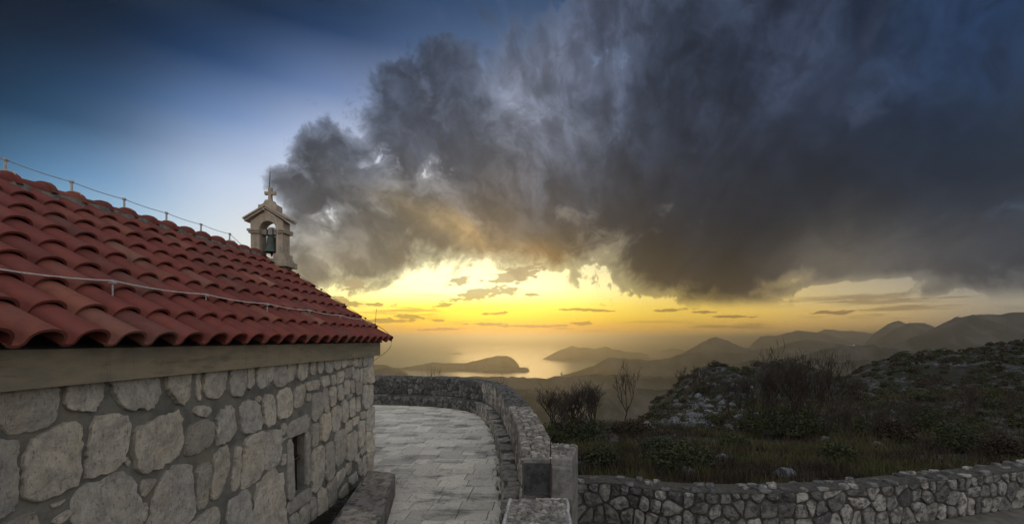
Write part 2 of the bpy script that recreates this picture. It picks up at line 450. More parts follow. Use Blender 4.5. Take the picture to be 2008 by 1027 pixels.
MATTE = ('terracotta', 'chapel_stone', 'mortar')
M = {
    'wallstone': material('chapel_stone', b_wallstone, 0.9),
    'mortar': material('mortar', b_mortar, 0.95),
    'dressed': material('dressed_stone', plain((0.34, 0.31, 0.27), (0.22, 0.21, 0.19), 14, 0.8, 0.012), 0.9),
    'tile': material('terracotta', b_tile, 0.7),
    'beam': material('eaves_concrete', b_beam, 0.9),
    'tower': material('tower_stone', b_tower, 0.9),
    'bronze': material('bell_bronze', plain((0.035, 0.055, 0.048), (0.06, 0.075, 0.06), 20, 0.2, 0.004), 0.55),
    'iron': material('dark_iron', plain((0.02, 0.02, 0.02), (0.06, 0.04, 0.03), 40, 0.2, 0.002), 0.6),
    'galv': material('galvanised_steel', plain((0.30, 0.30, 0.29), (0.42, 0.42, 0.40), 60, 0.1, 0.001), 0.45),
    'white_wire': material('pale_cable', plain((0.60, 0.56, 0.53), (0.45, 0.42, 0.40), 30, 0.05, 0.001), 0.5),
    'paving': material('paving_limestone', b_paving, 0.75),
    'rub_dark': material('weathered_rubble', rubble((0.07, 0.071, 0.072), (0.27, 0.26, 0.24), (0.035, 0.035, 0.035), (0.48, 0.47, 0.44)), 0.9),
    'rub_warm': material('parapet_rubble', rubble((0.17, 0.155, 0.135), (0.33, 0.30, 0.26), (0.075, 0.07, 0.063), (0.46, 0.44, 0.41)), 0.9),
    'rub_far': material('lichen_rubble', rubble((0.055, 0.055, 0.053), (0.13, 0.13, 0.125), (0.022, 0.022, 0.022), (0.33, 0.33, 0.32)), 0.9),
    'dark_mortar': material('dark_mortar', plain((0.035, 0.034, 0.030), (0.075, 0.070, 0.060), 12, 0.8, 0.02), 0.95),
    'cap_mortar': material('cap_mortar', plain((0.10, 0.095, 0.082), (0.19, 0.18, 0.155), 10, 1.0, 0.03), 0.95),
    'plaster': material('weathered_render', rubble((0.17, 0.165, 0.155), (0.22, 0.21, 0.195), (0.10, 0.098, 0.09), (0.30, 0.29, 0.27)), 0.9),
    'black_plaque': material('blackened_slab', rubble((0.05, 0.051, 0.053), (0.085, 0.086, 0.088), (0.02, 0.02, 0.021), (0.26, 0.26, 0.26)), 0.8),
    'white_rim': material('lime_edge', plain((0.50, 0.49, 0.46), (0.22, 0.21, 0.20), 16, 0.8, 0.02), 0.9),
    'ground': material('scrub_ground', b_ground, 0.95),
    'dirt': material('yard_dirt', plain((0.13, 0.12, 0.10), (0.07, 0.066, 0.058), 3, 0.9, 0.03), 0.95),
    'hill': material('hill_scrub', b_hill, 0.95),
    'rock': material('limestone_rock', rubble((0.075, 0.08, 0.088), (0.15, 0.155, 0.165), (0.025, 0.026, 0.026), (0.26, 0.265, 0.275)), 0.9),
    'bark': material('bark', plain((0.030, 0.024, 0.018), (0.055, 0.045, 0.036), 20, 0.4, 0.01), 0.95),
    'grass': material('dry_grass', plain((0.045, 0.048, 0.016), (0.075, 0.062, 0.028), 0.7, 0.0, 0.01), 0.9),
    'leaf': material('scrub_leaf', plain((0.022, 0.032, 0.012), (0.045, 0.050, 0.018), 1.3, 0.0, 0.01), 0.8),
    'dead_leaf': material('brown_scrub', plain((0.045, 0.030, 0.018), (0.03, 0.024, 0.016), 1.3, 0.0, 0.01), 0.9),
    'inside': material('dark_inside', plain((0.008, 0.008, 0.008), (0.015, 0.014, 0.013), 5, 0.0, 0.01), 0.9),
}
for _n in MATTE: bpy.data.materials[_n].node_tree.nodes['Principled BSDF'].inputs['Specular IOR Level'].default_value = 0.15
wm = bpy.data.materials.new('sea_water')
wm.use_nodes = True
_t = NT(wm.node_tree)
_b = wm.node_tree.nodes['Principled BSDF']
_b.inputs['Base Color'].default_value = (0.02, 0.035, 0.045, 1)
_b.inputs['Roughness'].default_value = 0.3
_b.inputs['IOR'].default_value = 1.33
_p = _t.new('ShaderNodeNewGeometry').outputs['Position']
_t.put(_b.inputs['Normal'], _t.bump(_t.noise(_p, 0.02, 6, 0.6), 0.25, 4.0))
M['sea'] = wm


# ------------------------------------------------------------------ mesh and object helpers
def mesh_of(name, verts, faces, mats, smooth=False, fm=None):
    me = bpy.data.meshes.new(name)
    me.from_pydata([tuple(v) for v in verts], [], faces)
    for m in (mats if isinstance(mats, (list, tuple)) else [mats]):
        me.materials.append(m)
    if smooth: me.polygons.foreach_set('use_smooth', [True] * len(me.polygons))
    if fm: me.polygons.foreach_set('material_index', fm)
    me.update()
    return me


def link(name, me, parent=None, loc=None, rot=None, **props):
    o = bpy.data.objects.new(name, me)
    if loc is not None: o.location = loc
    if rot is not None: o.rotation_euler = rot
    C.objects.link(o)
    if parent is not None: o.parent = parent
    for k, v in props.items(): o[k] = v
    return o


def thing(name, label, cat, loc=(0, 0, 0), rotz=0.0, group=None):
    o = bpy.data.objects.new(name, None)
    o.empty_display_size = 0.2
    C.objects.link(o)
    o.location = loc
    o.rotation_euler = (0, 0, rotz)
    o['label'] = label; o['category'] = cat
    if group: o['group'] = group
    return o


class MB:
    """collects simple shapes into one mesh"""
    def __init__(self):
        self.v, self.f = [], []

    def add(self, verts, faces):
        k = len(self.v)
        self.v += [tuple(p) for p in verts]
        self.f += [tuple(i + k for i in f) for f in faces]
        return self

    def box(self, x0, x1, y0, y1, z0, z1):
        vs = [(x0, y0, z0), (x1, y0, z0), (x1, y1, z0), (x0, y1, z0), (x0, y0, z1), (x1, y0, z1), (x1, y1, z1), (x0, y1, z1)]
        return self.add(vs, [(0, 3, 2, 1), (4, 5, 6, 7), (0, 1, 5, 4), (1, 2, 6, 5), (2, 3, 7, 6), (3, 0, 4, 7)])

    def prism(self, pts, a, b, axis='z'):
        """polygon (2D, counter-clockwise) extruded along an axis"""
        n = len(pts)
        def mk(p, h):
            return (p[0], p[1], h) if axis == 'z' else ((p[0], h, p[1]) if axis == 'y' else (h, p[0], p[1]))
        vs = [mk(p, a) for p in pts] + [mk(p, b) for p in pts]
        fs = [tuple(range(n - 1, -1, -1)), tuple(range(n, 2 * n))] + [(i, (i + 1) % n, n + (i + 1) % n, n + i) for i in range(n)]
        return self.add(vs, fs)

    def tube(self, pts, r, n=6, r2=None):
        pts = [Vector(p) for p in pts]
        k0 = len(self.v)
        m = len(pts)
        up = Vector((0.13, 0.27, 0.95)).normalized()
        for i, p in enumerate(pts):
            d = (pts[min(i + 1, m - 1)] - pts[max(i - 1, 0)])
            if d.length < 1e-9: d = Vector((0, 0, 1))
            d.normalize()
            a = d.cross(up)
            if a.length < 1e-3: a = d.cross(Vector((1, 0, 0)))
            a.normalize(); b = d.cross(a)
            rr = r if r2 is None else r + (r2 - r) * i / max(1, m - 1)
            for j in range(n):
                t = 2 * pi * j / n
                self.v.append(tuple(p + a * (cos(t) * rr) + b * (sin(t) * rr)))
        for i in range(m - 1):
            for j in range(n):
                a_ = k0 + i * n + j; b_ = k0 + i * n + (j + 1) % n
                self.f.append((a_, b_, b_ + n, a_ + n))
        self.f.append(tuple(k0 + j for j in range(n - 1, -1, -1)))
        self.f.append(tuple(k0 + (m - 1) * n + j for j in range(n)))
        return self

    def lathe(self, prof, n=20, c=(0, 0, 0)):
        k0 = len(self.v)
        for r, z in prof:
            for j in range(n):
                t = 2 * pi * j / n
                self.v.append((c[0] + r * cos(t), c[1] + r * sin(t), c[2] + z))
        for i in range(len(prof) - 1):
            for j in range(n):
                a_ = k0 + i * n + j; b_ = k0 + i * n + (j + 1) % n
                self.f.append((a_, b_, b_ + n, a_ + n))
        return self

    def build(self, name, mat, parent=None, smooth=False, **kw):
        return link(name, mesh_of(name, self.v, self.f, mat, smooth), parent, **kw)


RNG = random.Random(7)


def poly_area(p):
    return 0.5 * sum(p[i][0] * p[(i + 1) % len(p)][1] - p[(i + 1) % len(p)][0] * p[i][1] for i in range(len(p)))


def stone_mesh(poly, depth, mat, rng, jit=0.06, seg=None, bulge=0.5, place=None, rough=0.012, sink=0.05, sharp=False):
    """an uneven stone: 2D outline (a, b), rising towards +n; place(a, b, n) puts a point in the world"""
    if poly_area(poly) < 0: poly = poly[::-1]
    size = sqrt(abs(poly_area(poly)))
    seg = seg or max(0.03, size / 4.0)
    pts = []
    n = len(poly)
    # cut corners, then subdivide with jitter
    cut = []
    for i in range(n):
        p0, p1, p2 = poly[i - 1], poly[i], poly[(i + 1) % n]
        l1 = sqrt((p0[0] - p1[0]) ** 2 + (p0[1] - p1[1]) ** 2); l2 = sqrt((p2[0] - p1[0]) ** 2 + (p2[1] - p1[1]) ** 2)
        k = min(0.3, 0.16 * size / max(l1, 1e-6)); k2 = min(0.3, 0.16 * size / max(l2, 1e-6))
        cut.append((p1[0] + (p0[0] - p1[0]) * k, p1[1] + (p0[1] - p1[1]) * k))
        cut.append((p1[0] + (p2[0] - p1[0]) * k2, p1[1] + (p2[1] - p1[1]) * k2))
    n = len(cut)
    for i in range(n):
        a, b = cut[i], cut[(i + 1) % n]
        L = sqrt((b[0] - a[0]) ** 2 + (b[1] - a[1]) ** 2)
        m = max(1, int(round(L / seg)))
        for k in range(m):
            t = k / m
            pts.append((a[0] + (b[0] - a[0]) * t + rng.uniform(-1, 1) * jit * size, a[1] + (b[1] - a[1]) * t + rng.uniform(-1, 1) * jit * size))
    cx = sum(p[0] for p in pts) / len(pts); cy = sum(p[1] for p in pts) / len(pts)
    m = len(pts)
    rings = [(1.0, -sink), (1.0, depth * 0.45), (0.94, depth * 0.9), (0.66, depth * (0.9 + 0.3 * bulge)), (0.3, depth * (0.95 + 0.4 * bulge))]
    if sharp: rings = [(1.0, -sink), (1.0, depth * 0.72), (0.97, depth * 0.98), (0.8, depth * 1.02), (0.55, depth * (1.0 + .2 * bulge)), (0.28, depth * (1.0 + .3 * bulge))]
    vs, fs = [], []
    tilt = (rng.uniform(-1, 1) * 0.10, rng.uniform(-1, 1) * 0.10)
    ph = rng.uniform(0, 50)
    for k, (s, h) in enumerate(rings):
        for p in pts:
            a = cx + (p[0] - cx) * s; b = cy + (p[1] - cy) * s
            hh = h
            if k > 0:
                hh += (a - cx) * tilt[0] + (b - cy) * tilt[1]
                hh += rough * mnoise.noise(Vector((a / size * 2.3 + ph, b / size * 2.3, ph))) * (1.0 if k > 1 else 0.6)
                hh = max(hh, 0.004)
            vs.append(place(a, b, hh))
    vs.append(place(cx, cy, depth * (1 + 0.4 * bulge) + rough * rng.uniform(-1, 1) * 0.5))
    for k in range(len(rings) - 1):
        for i in range(m):
            j = (i + 1) % m
            fs.append((k * m + i, k * m + j, (k + 1) * m + j, (k + 1) * m + i))
    k = len(rings) - 1
    for i in range(m):
        fs.append((k * m + i, k * m + (i + 1) % m, len(vs) - 1))
    return vs, fs


def voronoi(seeds, bounds, joint, wx=1.0):
    """cells of a jittered seed set as inset polygons"""
    out = []
    a0, a1, b0, b1 = bounds
    for i, (x, y) in enumerate(seeds):
        poly = [(a0, b0), (a1, b0), (a1, b1), (a0, b1)]
        near = sorted(((sx - x) ** 2 + (sy - y) ** 2, sx, sy) for k, (sx, sy) in enumerate(seeds) if k != i and abs(sx - x) < 1.6 and abs(sy - y) < 1.6)[:14]
        for d2, sx, sy in near:
            nx, ny = sx - x, sy - y
            L = sqrt(nx * nx + ny * ny)
            if L < 1e-6: continue
            nx /= L; ny /= L
            lim = L / 2 - joint / 2
            new = []
            for k in range(len(poly)):
                p, q = poly[k], poly[(k + 1) % len(poly)]
                dp = (p[0] - x) * nx + (p[1] - y) * ny - lim; dq = (q[0] - x) * nx + (q[1] - y) * ny - lim
                if dp <= 0: new.append(p)
                if dp * dq < 0:
                    t = dp / (dp - dq)
                    new.append((p[0] + (q[0] - p[0]) * t, p[1] + (q[1] - p[1]) * t))
            poly = new
            if len(poly) < 3: break
        if len(poly) >= 3 and abs(poly_area(poly)) > (joint * 1.2) ** 2: out.append(poly)
    return out


def jitter_grid(a0, a1, b0, b1, sa, sb, rng, j=0.36):
    rows = max(1, int(round((b1 - b0) / sb)))
    out = []
    for r in range(rows):
        a = a0 + rng.uniform(0.2, 0.8) * sa
        while a < a1:
            out.append((a, b0 + (r + 0.5 + rng.uniform(-j, j)) * (b1 - b0) / rows))
            a += sa * rng.uniform(0.62, 1.4)
    return out


class Path:
    """a smooth plan curve; at(s) gives the point and the unit normal on its left"""
    def __init__(self, pts, n=24):
        P0 = [Vector((p[0], p[1])) for p in pts]
        P0 = [P0[0] * 2 - P0[1]] + P0 + [P0[-1] * 2 - P0[-2]]
        self.p = []
        for i in range(1, len(P0) - 2):
            a, b, c, d = P0[i - 1:i + 3]
            for k in range(n):
                t = k / n
                self.p.append(0.5 * ((2 * b) + (c - a) * t + (2 * a - 5 * b + 4 * c - d) * t * t + (3 * b - a - 3 * c + d) * t ** 3))
        self.p.append(P0[-2])
        self.s = [0.0]
        for a, b in zip(self.p, self.p[1:]): self.s.append(self.s[-1] + (b - a).length)
        self.L = self.s[-1]

    def at(self, s):
        import bisect
        s = min(max(s, 0.0), self.L - 1e-6)
        i = min(max(bisect.bisect_right(self.s, s) - 1, 0), len(self.p) - 2)
        t = (s - self.s[i]) / max(1e-9, self.s[i + 1] - self.s[i])
        p = self.p[i].lerp(self.p[i + 1], t)
        j0, j1 = max(i - 2, 0), min(i + 3, len(self.p) - 1)
        d = (self.p[j1] - self.p[j0]).normalized()
        return p, Vector((-d.y, d.x)), d

    def off(self, s, o):
        p, n, d = self.at(s)
        return p + n * o


def strip(path, prof, mat, name, parent, step=0.25, s0=0.0, s1=None, **kw):
    """sweeps a closed profile [(offset, z)] along a path"""
    s1 = path.L if s1 is None else s1
    n = max(2, int((s1 - s0) / step)); m = len(prof)
    vs, fs = [], []
    for i in range(n + 1):
        s = s0 + (s1 - s0) * i / n
        for o, z in prof:
            q = path.off(s, o)
            vs.append((q.x, q.y, z))
    for i in range(n):
        for k in range(m):
            k2 = (k + 1) % m
            fs.append((i * m + k, i * m + k2, (i + 1) * m + k2, (i + 1) * m + k))
    fs.append(tuple(range(m - 1, -1, -1)))
    fs.append(tuple(n * m + k for k in range(m)))
    me = mesh_of(name, vs, fs, mat)
    bm = bmesh.new(); bm.from_mesh(me); bmesh.ops.recalc_face_normals(bm, faces=bm.faces); bm.to_mesh(me); bm.free()
    return link(name, me, parent, **kw)
# ------------------------------------------------------------------ far land, sea and haze
SEA_Z = EYE - 400.0


def ridge(name, D, pts, width=1.0, base=SEA_Z - 5.0, back=0.5, amp=1.0, n=220, m=26, seed=0, skew=0.0):
    """a range of hills: its crest stands at distance D (metres), seen along pts; slopes run down on both sides"""
    xs = [p[0] for p in pts]; ys = [p[1] for p in pts]
    vs, fs = [], []
    for i in range(n + 1):
        px = xs[0] + (xs[-1] - xs[0]) * i / n
        py = float(np.interp(px, xs, ys))
        Dl = D * (1 + skew * (i / n - 0.5) + 0.05 * mnoise.noise(Vector((px * 0.012, seed, 3))))
        top = EYE - (py - VY) * Dl / FPX
        top += amp * Dl / FPX * (3.4 * mnoise.fractal(Vector((px * 0.05, seed, 0)), 1.0, 2.0, 5) )
        H = max(top - base, 1.0)
        for k in range(-6, m + 1):
            if k < 0:
                t = -k / 6.0; Y = Dl + t * H * 3.0 * back; z = top - H * t ** 0.8
            else:
                t = k / m; Y = Dl - t * H * 2.6 * width; z = top - H * (t ** 0.85)
                gul = mnoise.fractal(Vector((px * 0.02, t * 1.2, seed + 5)), 1.0, 2.0, 6)
                z += H * 0.16 * gul * sin(pi * min(1, t * 1.05)) * amp
            Y = max(Y, 120.0)
            vs.append(((px - VX) * Dl / FPX + (0.0), Y, z))
    w = m + 7
    for i in range(n):
        for k in range(w - 1):
            a = i * w + k
            fs.append((a, a + 1, a + w + 1, a + w))
    me = mesh_of(name, vs, fs, M['hill'], smooth=True)
    bm = bmesh.new(); bm.from_mesh(me); bmesh.ops.recalc_face_normals(bm, faces=bm.faces); bm.to_mesh(me); bm.free()
    return link(name, me, kind='structure')


sea = MB(); S_ = 60000.0
sea.add([(-S_, -S_, SEA_Z), (S_, -S_, SEA_Z), (S_, S_, SEA_Z), (-S_, S_, SEA_Z)], [(0, 1, 2, 3)])
sea.build('sea', M['sea'], kind='structure')

ridge('island', 12500, [(876, 695), (884, 692.5), (893, 691.5), (903, 692), (912, 695)], width=.5, seed=1, n=60, amp=.3)
ridge('island', 14000, [(1288, 692), (1300, 687), (1318, 682.5), (1335, 684), (1352, 691)], width=.5, seed=2, n=60, amp=.3)
ridge('island', 9300, [(1064, 704), (1072, 699), (1090, 690), (1105, 683), (1120, 678), (1140, 681), (1165, 683.5), (1180, 680.5), (1188, 679), (1200, 684), (1212, 685), (1230, 690), (1270, 693), (1275, 704)], width=.5, seed=3, amp=.45)
ridge('island', 6150, [(700, 724), (740, 722), (775, 721), (790, 720), (815, 716), (850, 710), (885, 712), (915, 711), (945, 704), (975, 697), (995, 697), (1008, 704), (1017, 713), (1022, 732)], width=.45, seed=4, amp=.5)
ridge('island', 5700, [(940, 731), (960, 724), (1000, 720), (1030, 719.5), (1036, 722), (1000, 729.9), (1000.5, 731)][:5] + [(1040, 731)], width=.4, seed=5, n=90, amp=.2)
ridge('hill', 5200, [(560, 700), (640, 704), (700, 710), (735, 714), (760, 716), (790, 726), (812, 740)], width=.6, seed=6, amp=.5)
ridge('hill', 3300, [(600, 726), (700, 732), (735, 725), (757, 720), (775, 726), (800, 735), (830, 741), (1000, 746)], width=.5, seed=7, amp=.5)
# ranges to the right, farthest first
ridge('mountain_range', 12000, [(1440, 690), (1490, 672), (1520, 668), (1560, 655), (1600, 652), (1616, 645), (1650, 648), (1690, 650), (1720, 655), (1800, 668), (1900, 670)], seed=8, amp=.5)
ridge('mountain_range', 8800, [(1462, 694), (1476, 672), (1492, 659), (1520, 658), (1545, 652), (1563, 647.5), (1590, 650), (1620, 655), (1660, 668), (1720, 690)], seed=9, amp=.5)
ridge('mountain_range', 7600, [(1640, 700), (1690, 680), (1716, 652), (1742, 634), (1762, 628.5), (1790, 638), (1860, 650), (2050, 660)], seed=10, amp=.6)
ridge('mountain_range', 5800, [(1640, 706), (1700, 680), (1730, 660), (1765, 640), (1783, 633), (1812, 632.5), (1830, 640), (1880, 660), (2000, 680)], seed=11, amp=.6)
ridge('hill', 6300, [(1300, 720), (1340, 692), (1375, 672), (1392, 663), (1405, 660), (1422, 666), (1445, 676), (1466, 684), (1520, 700), (1600, 720)], seed=12, amp=.5)
ridge('hill', 4700, [(1440, 720), (1500, 690), (1548, 672), (1575, 666), (1610, 669), (1650, 675), (1700, 690), (1800, 700)], seed=13, amp=.5)
ridge('hill', 4300, [(1060, 745), (1100, 736), (1130, 728), (1165, 716), (1190, 702), (1205, 700.5), (1235, 704), (1290, 705.5), (1320, 699), (1350, 690), (1400, 690), (1450, 692), (1500, 682), (1560, 690), (1700, 700), (1800, 704)], seed=14, amp=.5, width=.8)
ridge('mountain_range', 3300, [(1560, 735), (1650, 700), (1720, 688), (1770, 668), (1815, 652), (1850, 633), (1875, 622), (1905, 618), (1935, 615.5), (1960, 617), (1985, 612), (2050, 611), (2200, 612), (2500, 616)], seed=15, amp=.7)
ridge('hill', 2300, [(820, 741), (860, 738), (930, 737.5), (1000, 738), (1060, 741), (1130, 736), (1200, 733), (1280, 738), (1340, 737), (1400, 722), (1470, 706), (1560, 700), (1620, 683), (1665, 677), (1705, 677), (1760, 684), (1830, 694), (2000, 700), (2500, 690)], seed=16, amp=1.3)
ridge('hill', 1300, [(700, 790), (850, 768), (950, 758), (1040, 764), (1120, 772), (1210, 758), (1300, 764), (1400, 746), (1500, 730), (1600, 712), (1700, 705), (1780, 702), (1900, 706), (2200, 700), (2600, 690)], seed=17, amp=1.6, base=SEA_Z + 90)

hz = MB()
hz.box(-45000, 45000, -9000, 52000, SEA_Z - 1.5, EYE + 222)
hm = bpy.data.materials.new('haze_air')
hm.use_nodes = True
hm.node_tree.nodes.clear()
ht = NT(hm.node_tree)
pv = ht.new('ShaderNodeVolumePrincipled')
pv.inputs['Color'].default_value = (0.98, 0.92, 0.78, 1)
pv.inputs['Density'].default_value = 0.95e-4
pv.inputs['Anisotropy'].default_value = 0.8
ho = ht.new('ShaderNodeOutputMaterial')
ht.put(ho.inputs['Volume'], pv.outputs[0])
haze = hz.build('haze', hm, kind='stuff')

# ------------------------------------------------------------------ ground round the chapel
YARD = -0.8


def logi(v):
    return 1 / (1 + math.exp(max(-50.0, min(50.0, v))))


def ground_z(X, Y):
    r = sqrt(X * X + Y * Y)
    z = float(np.interp(Y, [-40, 0, 8.6, 12, 18, 25, 35, 48, 60, 80, 120, 200, 320], [-.8, -.8, -1.0, -1.2, -1.85, -2.65, -3.7, -5.2, -6.0, -7.5, -10, -14, -60]))
    u = X / max(Y, 1.0)
    # to the left the ridge drops away soon, to the right the slope climbs
    left = logi((u - 0.16) * 26)
    if Y > 30: z -= left * (Y - 30) * 0.42
    mid = exp(-((u - 0.30) / 0.16) ** 2)
    if Y > 85: z -= (1 - logi(-(u - 0.60) * 22)) * (Y - 85) * 0.30
    z += 5.0 * exp(-((X - 24.5) / 6.0) ** 2 - ((Y - 68) / 14) ** 2)      # rocky knoll
    z += 5.2 * exp(-((X - 39) / 9) ** 2 - ((Y - 78) / 16) ** 2)          # second knoll behind the big bush
    z += 8.0 * exp(-((X - 100) / 30) ** 2 - ((Y - 120) / 34) ** 2)
    z += 18.0 * exp(-((X - 225) / 62) ** 2 - ((Y - 195) / 40) ** 2)
    z += 2.2 * exp(-((X - 30) / 9) ** 2 - ((Y - 34) / 8) ** 2)
    k = min(1.0, max(0.0, (Y - 9.5) / 12))
    z += k * (0.35 * mnoise.fractal(Vector((X * 0.16, Y * 0.16, 0)), 1.0, 2.0, 5) + 0.10 * mnoise.noise(Vector((X * .9, Y * .9, 4))))
    z += min(1, max(0, (Y - 45) / 60)) * 2.4 * mnoise.fractal(Vector((X * 0.03, Y * 0.03, 9)), 0.9, 2.0, 6)
    return z


vs, fs = [], []
ycoords = [-30, -15, -5, 0, 3, 5] + list(np.geomspace(6.5, 330, 150))
ucount = 240
for j, Yv in enumerate(ycoords):
    half = max(45.0, Yv * 1.65)
    for i in range(ucount + 1):
        X = -half * 0.55 + (half * 1.55) * i / ucount
        zz_ = ground_z(X, Yv)
        if -12 < X < 1.2 and Yv < 19.5: zz_ = min(zz_, -0.85)
        vs.append((X, Yv, zz_))
w = ucount + 1
for j in range(len(ycoords) - 1):
    for i in range(ucount):
        a = j * w + i
        fs.append((a, a + 1, a + w + 1, a + w))
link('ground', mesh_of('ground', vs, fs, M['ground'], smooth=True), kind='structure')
yd = MB()
yd.prism([(1.1, -12), (16, -12), (16, 11.5), (13.2, 10.55), (9.43, 9.3), (6.7, 8.6), (5.1, 8.2), (3.25, 8.0), (1.98, 8.1), (0.5, 8.6)], -1.3, -0.85)
yd.build('yard_ground', M['dirt'], kind='structure')
# ------------------------------------------------------------------ the chapel
WX, WY0, WY1 = -3.25, -0.6, 8.49          # near long wall plane and its ends
WXL = -7.5                                # far long wall
EAVE_X, EAVE_Z, GAB_Y = -3.01, 2.44, 8.75
RX, RZ = -5.375, 3.985
SL = sqrt((EAVE_X - RX) ** 2 + (RZ - EAVE_Z) ** 2)
chapel = thing('chapel', 'small stone chapel with a red clay tile roof and grey concrete eaves beam', 'chapel', (-5.4, 4.0, 0))
CH = Vector(chapel.location)


def at_chapel(o):
    o.location = Vector(o.location) - CH
    return o


WIN = (5.83, 6.12, 0.50, 1.265)
wl = MB()
y0, y1, z0, z1 = WIN
for (a, b, c, d) in ((WY0, y0, -0.9, 2.3), (y1, WY1, -0.9, 2.3), (y0, y1, -0.9, z0), (y0, y1, z1, 2.3)):
    wl.add([(WX, a, c), (WX, b, c), (WX, b, d), (WX, a, d)], [(0, 1, 2, 3)])
R_ = WX - 0.10
wl.add([(WX, y0, z0), (WX, y1, z0), (WX, y1, z1), (WX, y0, z1), (R_, y0, z0), (R_, y1, z0), (R_, y1, z1), (R_, y0, z1)], [(0, 4, 5, 1), (1, 5, 6, 2), (2, 6, 7, 3), (3, 7, 4, 0)])
wl.add([(WX, WY1, -0.9), (WXL, WY1, -0.9), (WXL, WY1, 2.3), (RX, WY1, 3.85), (WX, WY1, 2.3)], [(0, 1, 2, 3, 4)])
wl.add([(WX, WY0, -0.9), (WXL, WY0, -0.9), (WXL, WY0, 2.3), (RX, WY0, 3.85), (WX, WY0, 2.3)], [(4, 3, 2, 1, 0)])
wl.add([(WXL, WY0, -0.9), (WXL, WY1, -0.9), (WXL, WY1, 2.3), (WXL, WY0, 2.3)], [(3, 2, 1, 0)])
wall = at_chapel(wl.build('wall', M['mortar'], chapel))

